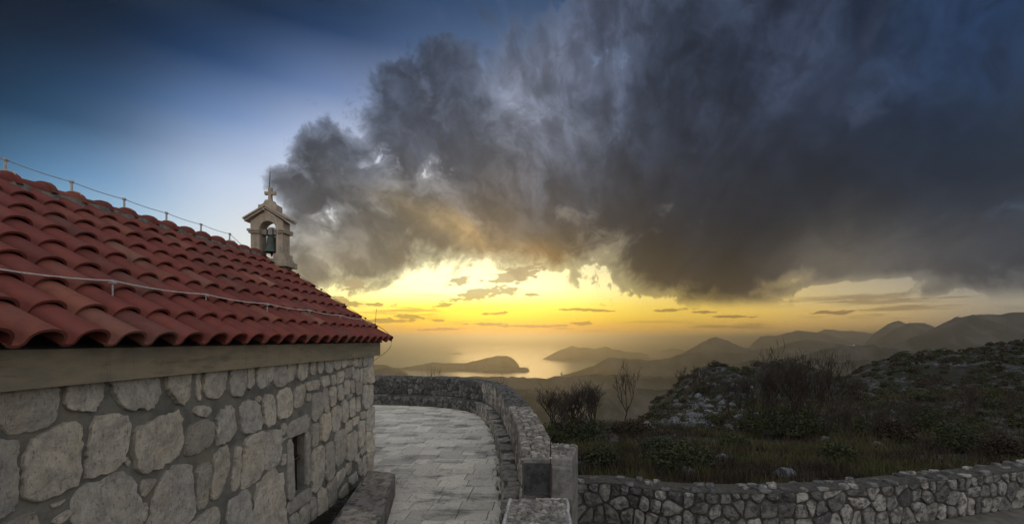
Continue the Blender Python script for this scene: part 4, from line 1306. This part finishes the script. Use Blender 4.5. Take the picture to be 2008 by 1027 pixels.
def stones(seeds, bounds, joint, mat, parent, place, rng, depth, name='stone', limit=290, key=None, jit=.03, seg=None, bulge=.6, rough=.02, rest_name=None, sink=.04):
    cells = voronoi(seeds, bounds, joint)
    if key: cells.sort(key=key)
    restm = MB()
    for i, c in enumerate(cells):
        mt = mat(c) if callable(mat) else mat
        size = sqrt(abs(poly_area(c)))
        vs, fs = stone_mesh(c, depth * rng.uniform(.7, 1.3), None, rng, jit=jit, seg=seg or max(.05, size / 2.6), bulge=bulge, place=place, rough=rough, sink=sink)
        if i < limit:
            link(name, mesh_of(name, vs, fs, mt), parent)
        else:
            restm.add(vs, fs)
    if restm.v: restm.build(rest_name or 'smaller_stones', mat(cells[-1]) if callable(mat) else mat, parent, kind='stuff')
    return len(cells)


def lengths(path, Y):      # arc position where the path reaches depth Y on its near half
    return min((abs(path.at(path.L * q / 400)[0].y - Y), path.L * q / 400) for q in range(140, 401))[1]


r5 = random.Random(5)
s_mid = lengths(par, 15.4)
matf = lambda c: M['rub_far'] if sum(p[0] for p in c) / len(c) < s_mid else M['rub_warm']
sd_ = jitter_grid(3.6, s_mid, BENCH, PAR_TOP, .26, .22, r5) + jitter_grid(s_mid, par.L, BENCH, PAR_TOP, .22, .30, r5)
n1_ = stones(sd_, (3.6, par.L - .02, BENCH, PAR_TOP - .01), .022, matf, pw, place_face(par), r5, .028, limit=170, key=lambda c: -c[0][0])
# stones set along the top
s9 = lengths(par, 9.8)
sd_ = jitter_grid(s9, par.L, .0, .42, .15, .12, r5)
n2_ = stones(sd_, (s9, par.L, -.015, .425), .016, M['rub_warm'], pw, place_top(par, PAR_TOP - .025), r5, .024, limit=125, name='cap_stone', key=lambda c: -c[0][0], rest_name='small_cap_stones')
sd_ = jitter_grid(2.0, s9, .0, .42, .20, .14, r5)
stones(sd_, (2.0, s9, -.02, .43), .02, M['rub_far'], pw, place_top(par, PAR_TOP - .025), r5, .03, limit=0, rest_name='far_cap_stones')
# outer face, seen only from elsewhere
sd_ = jitter_grid(2.0, par.L, -1.2, PAR_TOP, .45, .35, r5)
stones(sd_, (2.0, par.L, -1.2, PAR_TOP - .03), .03, M['rub_warm'], pw, lambda a, b, n: (par.off(a, .40 + n).x, par.off(a, .40 + n).y, b), r5, .03, limit=0, seg=.2, rest_name='outer_face_stones')

be = thing('stone_bench', 'low dark stone bench running along the foot of the curved parapet', 'bench', (0, 0, 0))
strip(par, [(-.235, -.03), (-.235, BENCH - .02), (.008, BENCH - .02), (.008, -.03)], M['dark_mortar'], 'core', be, s1=par.L - .05)
sd_ = jitter_grid(3.6, par.L - .05, 0.0, BENCH - .05, .30, .19, r5)
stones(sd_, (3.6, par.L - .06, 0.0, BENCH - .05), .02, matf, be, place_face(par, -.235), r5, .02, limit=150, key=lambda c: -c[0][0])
s = par.L - .05
while s > 3.0:
    L = r5.uniform(.45, .85)
    vs, fs = stone_mesh([(s - L + .006, -.25), (s - .006, -.25), (s - .006, -.01), (s - L + .006, -.01)], .03, None, r5, jit=.004, seg=.12, bulge=.1, place=place_top(par, BENCH - .035), rough=.012, sink=.02)
    link('seat_slab', mesh_of('seat_slab', vs, fs, M['rub_far'] if s < s_mid else M['rub_warm']), be)
    s -= L

# gate pillar at the end of the parapet
gp_ = thing('gate_pillar', 'square weathered concrete pillar with a blackened panel ending the parapet', 'pillar', (0, 5.8, -.8))
G = Vector(gp_.location)
c0 = [(-.305, 5.48), (.285, 5.44), (.40, 6.18), (-.02, 6.25)]
pm = MB().prism(c0, -1.2, 1.085)
o = pm.build('pillar_body', M['plaster'], gp_); o.location = -G
md = o.modifiers.new('b', 'BEVEL'); md.width = .02; md.segments = 2
o = MB().prism([(-.29, 5.445), (.035, 5.425), (.035, 5.52), (-.29, 5.52)], .66, 1.03).build('black_panel', M['black_plaque'], gp_); o.location = -G
rm_ = MB().prism([(.035, 5.36), (.285, 5.345), (.285, 5.5), (.035, 5.5)], -.9, 1.0); 
o = rm_.build('front_pier', M['plaster'], gp_); o.location = -G
md = o.modifiers.new('b', 'BEVEL'); md.width = .015; md.segments = 2


def quad_place(q, z):
    """(a, b) in 0..1 on a four-cornered top"""
    def f(a, b, n):
        x = (1 - a) * (1 - b) * q[0][0] + a * (1 - b) * q[1][0] + a * b * q[2][0] + (1 - a) * b * q[3][0]
        y = (1 - a) * (1 - b) * q[0][1] + a * (1 - b) * q[1][1] + a * b * q[2][1] + (1 - a) * b * q[3][1]
        return (x, y, z + n)
    return f


def cobbles(seeds_n, w, h, place, mat, parent, rng, offs, joint, depth, name, mrg=.03):
    sd = jitter_grid(mrg, w - mrg, mrg, h - mrg, seeds_n, seeds_n * .85, rng)
    for c in voronoi(sd, (mrg, w - mrg, mrg, h - mrg), joint):
        if rng.random() < .12: continue
        vs, fs = stone_mesh(c, depth * rng.uniform(.5, 1.3), None, rng, jit=.05, seg=seeds_n * .45, bulge=.7, place=place, rough=.008, sink=.02)
        o = link(name, mesh_of(name, vs, fs, mat), parent); o.location = offs


Wp, Hp = .58, .70
cobbles(.085, Wp, Hp, lambda a, b, n: quad_place(c0, 1.083)(a / Wp, b / Hp, n), M['rub_warm'], gp_, r5, -G, .014, .018, 'cap_stone')

# low block nearest the viewer
lb = thing('low_wall_block', 'low wall end with pebbled top and white lime edges in the foreground', 'wall', (-.1, 4.4, -.8))
G2 = Vector(lb.location)
B0 = [(-.47, 3.0), (.23, 3.0), (.215, 5.35), (-.44, 5.35)]
o = MB().prism(B0, -1.2, .64).build('block_body', M['plaster'], lb); o.location = -G2
Wb, Hb = .68, 2.35
cobbles(.062, Wb, Hb, lambda a, b, n: quad_place(B0, .638)(a / Wb, b / Hb, n), M['rub_warm'], lb, r5, -G2, .012, .014, 'pebble', .035) if False else None
sd_ = [q for q in jitter_grid(.04, Wb - .04, 1.0, Hb - .03, .066, .056, r5)]
cells_ = voronoi(sd_, (.035, Wb - .035, 1.0, Hb - .02), .012)
cells_.sort(key=lambda c: c[0][1])
pb = MB()
for i, c in enumerate(cells_):
    if r5.random() < .1: continue
    vs, fs = stone_mesh(c, .013 * r5.uniform(.4, 1.4), None, r5, jit=.06, seg=.032, bulge=.8, place=lambda a, b, n: quad_place(B0, .638)(a / Wb, b / Hb, n), rough=.006, sink=.01)
    if i < 290: link('pebble', mesh_of('pebble', vs, fs, M['rub_warm']), lb).location = -G2
    else: pb.add(vs, fs)
if pb.v: pb.build('more_pebbles', M['rub_warm'], lb, kind='stuff').location = -G2
for (xa, ya, xb, yb) in ((-.47, 3.0, -.44, 5.35), (.23, 3.0, .215, 5.35), (-.44, 5.35, .215, 5.35)):
    pts_ = []
    nn = 26
    for i in range(nn + 1):
        t = i / nn
        pts_.append((xa + (xb - xa) * t + r5.uniform(-.008, .008), ya + (yb - ya) * t + r5.uniform(-.008, .008), .636 + r5.uniform(-.006, .006)))
    if abs(xa - xb) > .3 : pts_ = pts_[12:]
    MB().tube(pts_, .020, 6).build('lime_edge', M['white_rim'], lb).location = -G2

rod = thing('iron_rod', 'thin black iron rod standing in front of the gate pillar', 'rod', (.025, 5.33, .66))
MB().tube([(0, 0, 0), (0, 0, .42), (.003, .0, .70)], .011, 8, .006).build('rod', M['iron'], rod)
MB().tube([(0, 0, .12), (0, 0, .40)], .017, 8).build('sleeve', M['iron'], rod)
MB().tube([(0, 0, .46), (0, 0, .475)], .018, 8).build('collar', M['galv'], rod)

so = MB().prism([(-3.24, 3.6), (-2.2, 3.6), (-2.45, 5.2), (-2.95, 7.55), (-3.0, 8.3), (-3.24, 8.4)], -.02, .022)
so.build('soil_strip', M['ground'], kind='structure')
# stone step block beside the chapel corner
sb = thing('step_block', 'mossy dark stone plinth against the foot of the chapel wall', 'step', (-2.8, 6.2, 0))
G3 = Vector(sb.location)
B1 = [(-2.28, 4.0), (-1.66, 4.0), (-2.12, 5.95), (-2.47, 7.42), (-2.98, 7.62)]
o = MB().prism(B1, -.03, .33).build('block_body', M['rub_dark'], sb); o.location = -G3
tp = [[(-2.76, 6.75), (-2.34, 6.72), (-2.49, 7.43), (-2.97, 7.6)], [(-2.61, 6.0), (-2.16, 5.98), (-2.33, 6.70), (-2.765, 6.73)], [(-2.45, 5.1), (-1.93, 5.05), (-2.15, 5.96), (-2.615, 5.98)], [(-2.30, 4.2), (-1.72, 4.2), (-1.925, 5.03), (-2.46, 5.08)]]
for q in tp:
    vs, fs = stone_mesh(q, .025, None, r5, jit=.012, seg=.12, bulge=.05, place=lambda a, b, n: (a, b, .325 + n), rough=.02, sink=.03)
    link('slab', mesh_of('slab', vs, fs, M['rub_warm']), sb).location = -G3

# field wall that curves away to the right
fw_path = Path([(.36, 8.35), (1.1, 8.35), (1.98, 7.98), (3.25, 7.82), (5.1, 8.0), (6.7, 8.4), (9.43, 9.15), (12.5, 10.2), (16.5, 11.8)])
FT = -.10
fw = thing('field_wall', 'long low rubble wall with pale stones curving away to the right', 'wall', (0, 0, 0))
strip(fw_path, [(.012, -1.3), (.012, FT - .02), (.43, FT - .02), (.43, -2.0)], M['dark_mortar'], 'core', fw)
r6 = random.Random(21)
sd_ = jitter_grid(0, fw_path.L * .86, FT - .145, FT, .20, .14, r6, .2) + jitter_grid(0, fw_path.L * .86, -.82, FT - .15, .25, .27, r6, .33)
sd_ = [q for q in sd_ if r6.random() > .14]
stones(sd_, (.02, fw_path.L * .86, -.85, FT - .03), .036, M['rub_dark'], fw, place_face(fw_path), r6, .035, limit=290, key=lambda c: c[0][0], jit=.035, rough=.03)
o_ = strip(fw_path, [(-.01, FT - .03), (-.005, FT + .0), (.44, FT + .0), (.445, FT - .03)], M['dark_mortar'], 'coping', fw)
sd_ = jitter_grid(0, fw_path.L, 0, .43, .19, .13, r6)
cells_ = voronoi(sd_, (0, fw_path.L, -.02, .44), .035)
r6.shuffle(cells_)
rest_ = MB()
for i, c in enumerate(sorted(cells_, key=lambda c: c[0][0])):
    if r6.random() < .58: continue
    vs, fs = stone_mesh(c, .034 * r6.uniform(.4, 1.5), None, r6, jit=.05, seg=.08, bulge=.6, place=place_top(fw_path, FT + .002), rough=.015, sink=.02)
    if len([1 for ch in fw.children]) < 585 and c[0][0] < 11: link('cap_stone', mesh_of('cap_stone', vs, fs, M['rub_dark']), fw)
    else: rest_.add(vs, fs)
if rest_.v: rest_.build('far_cap_stones', M['rub_dark'], fw, kind='stuff')
# ------------------------------------------------------------------ rocks, scrub, grass, bare trees
def gz_(X, Y): return ground_z(X, Y)


def spot(px, Y):
    X = (px - VX) * Y / FPX
    return X, Y, gz_(X, Y)


def boulder_geo(cx, cy, cz, r, rng, flat=.75, sub=2):
    bm = bmesh.new()
    bmesh.ops.create_icosphere(bm, subdivisions=sub, radius=1.0)
    ph = rng.uniform(0, 100)
    sx, sy = rng.uniform(.8, 1.3), rng.uniform(.8, 1.2)
    vs = []
    cut = [Vector((rng.uniform(-1, 1), rng.uniform(-1, 1), rng.uniform(-.3, 1))).normalized() for _ in range(5)]
    for v in bm.verts:
        p = v.co.copy()
        for c in cut:
            d = p.dot(c) - .62
            if d > 0: p -= c * d * .9
        p *= 1 + .30 * mnoise.fractal(p * 1.7 + Vector((ph, 0, 0)), 1.0, 2.0, 3)
        vs.append((cx + p.x * r * sx, cy + p.y * r * sy, cz + p.z * r * flat))
    fs = [tuple(v.index for v in f.verts) for f in bm.faces]
    bm.free()
    return vs, fs


rk = random.Random(31)
lead = [
    (1205, 864, 20.0, .33, 'lone pale boulder in the grass behind the gate pillar'),
    (1512, 848, 24.5, .55, 'pale pointed boulder at the foot of the tall dark bush'),
    (1618, 866, 22.0, .30, 'small white stone right of the tall dark bush'),
    (1720, 888, 19.5, .42, 'grey boulder in rough grass above the field wall'),
    (1415, 905, 15.5, .30, 'small tan rock half buried in grass above the wall'),
    (1350, 930, 12.8, .42, 'mossy grey hump of rock just behind the field wall'),
    (1278, 822, 29.5, .62, 'white boulder at the left end of the rocky outcrop'),
    (1268, 838, 27.0, .70, 'low dark flat rock left of the outcrop'),
    (1540, 935, 12.6, .36, 'flat grey rock at the grass edge by the wall'),
    (1850, 865, 24.0, .60, 'rounded dark boulder on the right-hand slope'),
    (1930, 900, 18.0, .40, 'grey rock near the right end of the field wall'),
    (1430, 840, 26.5, .42, 'white rock tucked between outcrop and tall dark bush'),
]
for px, py, Y, r, lab in lead:
    X, Y, z = spot(px, Y)
    # stand it where the ground is seen at that height
    for _ in range(60):
        if VY + (EYE - gz_((px - VX) * Y / FPX, Y)) * FPX / Y > py + 6: Y += .25
        else: break
    X, Y, z = spot(px, Y)
    vs, fs = boulder_geo(0, 0, r * .2, r * .72, rk)
    o = link('boulder', mesh_of('boulder', vs, fs, M['rock']), loc=(X, Y, z)); o['label'] = lab; o['category'] = 'rock'; o['group'] = 'boulders lying in the scrub'

# limestone outcrop on the knoll
oc = thing('rock_outcrop', 'broken white limestone outcrop on the knoll in the middle distance', 'rocks', spot(1360, 34))
OC = Vector(oc.location)
for i in range(170):
    px = rk.gauss(1375, 50); Y = 29 + 32 * rk.random() ** 1.3
    X, Y, z = spot(px, Y)
    r = rk.uniform(.18, .62)
    vs, fs = boulder_geo(X - OC.x, Y - OC.y, z + r * .2 - OC.z, r, rk, sub=1 if i > 40 else 2)
    link('rock', mesh_of('rock', vs, fs, M['rock']), oc)

sc = MB()
for i in range(2600):
    px = rk.uniform(1120, 2120); Y = 11 + 210 * rk.random() ** 1.6
    X, Y, z = spot(px, Y)
    if mnoise.fractal(Vector((X * .07, Y * .07, 2)), 1, 2, 3) < (.12 if Y < 60 else 0.02): continue
    if Y > 60 and px < 1560: continue
    r = rk.uniform(.05, .19) * (1 + Y / 60)
    vs, fs = boulder_geo(X, Y, z + r * .2, r, rk, sub=1)
    sc.add(vs, fs)
sc.build('scattered_rocks', M['rock'], kind='stuff')


def tuft(mb, x, y, z, h, n, rng, spread=.12, w=.012):
    for _ in range(n):
        a = rng.uniform(0, 2 * pi); l = rng.uniform(.2, 1) * spread
        bx, by = x + cos(a) * l * .5, y + sin(a) * l * .5
        hh = h * rng.uniform(.5, 1.15)
        lx, ly = cos(a) * l * rng.uniform(.3, 1.6), sin(a) * l * rng.uniform(.3, 1.6)
        wx, wy = -sin(a + rng.uniform(-1, 1)) * w, cos(a + rng.uniform(-1, 1)) * w
        k = len(mb.v)
        mb.v += [(bx - wx, by - wy, z - .03), (bx + wx, by + wy, z - .03), (bx + lx * .5 + wx * .7, by + ly * .5 + wy * .7, z + hh * .6), (bx + lx * .5 - wx * .7, by + ly * .5 - wy * .7, z + hh * .6), (bx + lx, by + ly, z + hh)]
        mb.f += [(k, k + 1, k + 2, k + 3), (k + 3, k + 2, k + 4)]


gr = MB(); gr2 = MB()
for i in range(15000):
    Y = 8.9 + 42 * rk.random() ** 1.7
    px = rk.uniform(1060, 2100)
    X, Y, z = spot(px, Y)
    if X < .9 and Y < 19: continue
    base = np.interp(X, [0, .5, 2, 5, 7, 9.4, 12.5, 16.5], [8.9, 8.85, 8.5, 8.5, 8.95, 9.7, 10.75, 12.3])
    if Y < base: continue
    d = mnoise.fractal(Vector((X * .25, Y * .25, 6)), 1, 2, 3)
    if d < -.25 and rk.random() < .7: continue
    s = 1 + (Y - 9) / 22
    tuft(gr if d > .02 else gr2, X, Y, z, rk.uniform(.14, .34) * (1 + .25 * s), 7, rk, spread=.20 * s, w=.006 * s + .003)
gr.build('grass', M['grass'], kind='stuff')
gr2.build('dry_grass', M['dead_leaf'], kind='stuff')


def leafy(mb, cx, cy, cz, rx, ry, rz, n, ls, rng, hollow=.35):
    ph = rng.uniform(0, 99)
    for _ in range(n):
        d = Vector((rng.gauss(0, 1), rng.gauss(0, 1), rng.gauss(0, 1))).normalized()
        lump = 1 + .45 * mnoise.noise(d * 2.2 + Vector((ph, 0, 0)))
        r = (hollow + (1 - hollow) * rng.random() ** .5) * lump
        p = Vector((cx + d.x * rx * r, cy + d.y * ry * r, max(cz + d.z * rz * r, cz - rz * .5)))
        u = Vector((rng.uniform(-1, 1), rng.uniform(-1, 1), rng.uniform(-.6, .6))).normalized() * ls * rng.uniform(.6, 1.3)
        w = u.cross(Vector((rng.uniform(-1, 1), rng.uniform(-1, 1), rng.uniform(-1, 1)))).normalized() * ls * .45
        k = len(mb.v)
        mb.v += [tuple(p - u), tuple(p + w), tuple(p + u), tuple(p - w)]
        mb.f += [(k, k + 1, k + 2, k + 3)]


def shrub(px, Y, w, h, lab, mat='leaf', n=900, grp='low evergreen shrubs on the slope', twigs=8):
    X, Y, z = spot(px, Y)
    t = thing('shrub', lab, 'shrub', (X, Y, z), group=grp)
    m = MB(); leafy(m, 0, 0, h * .5, w / 2, w / 2, h * .55, n, .035 + Y * .0016, rk); m.build('foliage', M[mat], t)
    b = MB()
    for _ in range(twigs):
        a = rk.uniform(0, 2 * pi); b.tube([(0, 0, -.1), (cos(a) * w * .2, sin(a) * w * .2, h * .5), (cos(a) * w * .4, sin(a) * w * .4, h * rk.uniform(.8, 1.15))], .015, 4, .004)
    b.build('stem', M['bark'], t)


shrub(1335, 13.6, 1.9, .75, 'broad dark green shrub behind the middle of the field wall', n=2600)
shrub(1180, 14.0, 1.1, .6, 'small green shrub behind the left end of the field wall')
shrub(1290, 17.0, 1.4, .55, 'olive shrub up the grass from the broad dark one')
shrub(1440, 18.5, 1.3, .5, 'low green shrub in the middle of the rough grass')
shrub(1640, 14.8, 1.1, .6, 'rounded green shrub above the field wall near the flat rock')
shrub(1880, 17.5, 1.7, 1.1, 'tall dark shrub above the right end of the field wall', n=1800)
shrub(1960, 15.5, 1.3, .8, 'rusty brown shrub at the far right of the slope', mat='dead_leaf', n=1300)
shrub(1755, 20.5, 1.6, 1.0, 'dull brown thicket right of the grey boulder', mat='dead_leaf', n=1400)
shrub(1130, 21.5, 2.6, 1.1, 'dark thicket under the leaning bare tree', n=2400)
shrub(1085, 19.0, 1.0, .6, 'low shrub right against the outside of the parapet')
shrub(1240, 23.0, 2.0, .6, 'pale brown scrub below the slender bare tree', mat='dead_leaf', n=1500)
shrub(1545, 24.0, 3.6, 1.5, 'dense dark undergrowth at the foot of the tall bushes', n=3600)
shrub(1400, 31, 1.8, .7, 'dark shrub growing among the outcrop rocks', n=900)
shrub(1480, 27, 2.2, 1.0, 'dark shrub on the right edge of the outcrop', n=1300)
shrub(1820, 24, 2.6, 1.3, 'dark thicket left of the rounded boulder', n=1800)

mq = MB(); mq2 = MB()
for i in range(3300):
    px = rk.uniform(1110, 2150) if i < 1500 else (rk.uniform(1600, 2150) if i < 2600 else rk.uniform(2150, 2800)); Y = 24 + 230 * rk.random() ** 1.1
    if px < 1500 and Y > 90: continue
    X, Y, z = spot(px, Y)
    if X < 1 and Y < 19: continue
    s = rk.uniform(.3, .8) * (.65 + Y / 110)
    leafy(mq if rk.random() < .6 else mq2, X, Y, z + s * .3, s, s, s * .6, int(100 + 12 * s), .04 + Y * .0018, rk, hollow=.5)
wd = MB()
for i in range(150):
    if i < 60: x, y = rk.uniform(-3.2, -2.6), rk.uniform(5, 8.3)
    else:
        q = par.off(rk.uniform(5, par.L - .3), -.26 - abs(rk.gauss(0, .03))); x, y = q.x, q.y
    tuft(wd, x, y, .0, rk.uniform(.04, .11), 6, rk, spread=.07, w=.004)
wd.build('weeds', M['grass'], kind='stuff')
for i in range(420):
    px = rk.uniform(1215, 1480); Y = rk.uniform(34, 76)
    X, Y, z = spot(px, Y)
    s = rk.uniform(.25, .6)
    leafy(mq if rk.random() < .5 else mq2, X, Y, z + s * .25, s, s, s * .5, 90, .10, rk, hollow=.5)
mq.build('hillside_scrub', M['leaf'], kind='stuff')
mq2.build('brown_hillside_scrub', M['dead_leaf'], kind='stuff')


def branch(mb, p, d, L, r, depth, rng, up=.12, spread=.55, minr=.004, kink=.22):
    pts = [p]; n = 4
    cur = p.copy(); dd = d.copy()
    for i in range(n):
        dd = (dd + Vector((rng.uniform(-1, 1), rng.uniform(-1, 1), rng.uniform(-.6, 1) * .8)) * kink + Vector((0, 0, up * .5))).normalized()
        cur = cur + dd * (L / n); pts.append(cur.copy())
    mb.tube(pts, r, 5 if depth > 2 else 3, max(r * .6, minr * .6))
    if depth == 0: return
    k = rng.choice((2, 3, 3)) if depth > 1 else rng.choice((2, 3, 4))
    for i in range(k):
        t = rng.uniform(.35, 1.0)
        q = pts[min(n, int(t * n + .5))]
        a = rng.uniform(0, 2 * pi)
        side = Vector((cos(a), sin(a), rng.uniform(-.1, .5)))
        nd = (dd * (1 - spread) + side * spread + Vector((0, 0, up))).normalized()
        branch(mb, q, nd, L * rng.uniform(.55, .85), max(r * .58, minr), depth - 1, rng, up, spread, minr, kink)


def bare_tree(px, Y, h, lab, stems=1, depth=5, r=.05, spread=.5, lean=0.0, grp=None, seed=0, name='bare_tree', minr=.008, wide=.5, up=.12):
    rng = random.Random(seed)
    X, Y, z = spot(px, Y)
    t = thing(name, lab, 'tree', (X, Y, z - .05), group=grp)
    cw = MB()
    for s in range(stems):
        a = rng.uniform(0, 2 * pi)
        off = Vector((cos(a), sin(a) * .6, 0)) * wide * rng.random() * (stems > 1)
        d = Vector((off.x * .5 + lean, off.y * .5, 1)).normalized()
        H = h * rng.uniform(.28, .42)
        top = off + d * H
        mid = off + d * H * .5 + Vector((rng.uniform(-.05, .05) * h, 0, 0))
        MB().tube([off - Vector((0, 0, .15)), mid, top], r, 6, r * .7).build('trunk', M['bark'], t)
        for k in range(3):
            a = rng.uniform(0, 2 * pi)
            nd = (d + Vector((cos(a), sin(a), .2)) * spread).normalized()
            branch(cw, mid.lerp(top, rng.uniform(.3, 1)), nd, h * .27, r * .6, depth - 1, rng, spread=spread, minr=minr, up=up)
    cw.build('crown', M['bark'], t)


bare_tree(1122, 21, 3.1, 'leaning bare tree with spreading branches beyond the parapet', stems=4, depth=5, r=.06, spread=.62, lean=.25, seed=4, wide=.8, minr=.009)
bare_tree(1168, 21.5, 3.0, 'bare twiggy tree just right of the leaning one', stems=3, depth=5, r=.04, spread=.5, lean=.1, seed=5, wide=.5)
bare_tree(1090, 22, 2.6, 'small bare bush left of the leaning tree', stems=4, depth=5, r=.035, spread=.55, seed=6, wide=.6)
bare_tree(1232, 24, 4.0, 'slender upright bare tree standing alone', stems=1, depth=5, r=.045, spread=.33, seed=7)
bare_tree(1512, 24, 4.4, 'tall dense bare tree on the left of the dark bushes', stems=5, depth=5, r=.055, spread=.44, seed=8, wide=1.3, minr=.010)
bare_tree(1560, 23.5, 4.8, 'tallest bare tree in the middle of the dark bushes', stems=6, depth=5, r=.065, spread=.40, seed=9, wide=1.3, minr=.010)
bare_tree(1482, 26, 3.9, 'bare bush leaning over the outcrop edge', stems=4, depth=5, r=.04, spread=.5, seed=10, wide=1.2, minr=.009)
bare_tree(1605, 25, 3.4, 'thin bare bush right of the tallest bare tree', stems=4, depth=5, r=.04, spread=.5, seed=11, wide=1.0, minr=.009)
bare_tree(1365, 60, 4.2, 'bare tree on the top of the rocky knoll', stems=5, depth=4, r=.06, spread=.5, seed=12, wide=1.6, minr=.016)
bare_tree(1690, 21, 2.2, 'low bare thicket in the dark hollow', stems=9, depth=4, r=.03, spread=.5, seed=13, wide=1.6)
bare_tree(1780, 23, 2.4, 'sparse bare thicket on the right slope', stems=9, depth=4, r=.03, spread=.5, seed=14, wide=1.7)
bare_tree(1900, 26, 2.6, 'bare thicket below the skyline at the far right', stems=9, depth=4, r=.03, spread=.5, seed=15, wide=1.8)
for q, (px, Y, h, lab) in enumerate([(820, 18.6, .35, 'bare twigs rising behind the far parapet, left clump'), (846, 18.6, .45, 'bare twigs rising behind the far parapet, right clump'), (978, 19.0, .4, 'faint bare twigs behind the bend of the parapet')]):
    X = (px - VX) * Y / FPX
    rng = random.Random(60 + q)
    t = thing('twig_bush', lab, 'bush', (X, Y, .25), group='twigs behind the parapet')
    m = MB()
    for s in range(4):
        branch(m, Vector((rng.uniform(-.2, .2), 0, -1.3)), Vector((rng.uniform(-.2, .2), 0, 1)).normalized(), (h + 1.3) * .62, .012, 3, rng, spread=.35, minr=.003, up=.12)
    m.build('twigs', M['bark'], t)

# a lit farmhouse far down the slope
for (px, py, Y, lab) in ((1101, 731.5, 2100, 'tiny pale house with a lit window on the slope by the sea'), (1673, 676, 2300, 'tiny lit house on the crest of the dark ridge')):
    c = P(px, py, Y)
    t = thing('house', lab, 'house', (c.x, c.y, c.z))
    h = MB().box(-4, 4, -3, 3, -9, 2); h.build('wall', M['plaster'], t)
    MB().prism([(-4.5, 2), (4.5, 2), (0, 5)], -3.4, 3.4, 'y').build('roof', M['tile'], t)
    lm = bpy.data.materials.get('lit_window')
    if not lm:
        lm = bpy.data.materials.new('lit_window'); lm.use_nodes = True
        b = lm.node_tree.nodes['Principled BSDF']; b.inputs['Emission Color'].default_value = (1, .85, .6, 1); b.inputs['Emission Strength'].default_value = 1.4
    MB().box(-1.2, 1.2, -3.1, -3.0, -1.0, 1.0).build('window', lm, t)
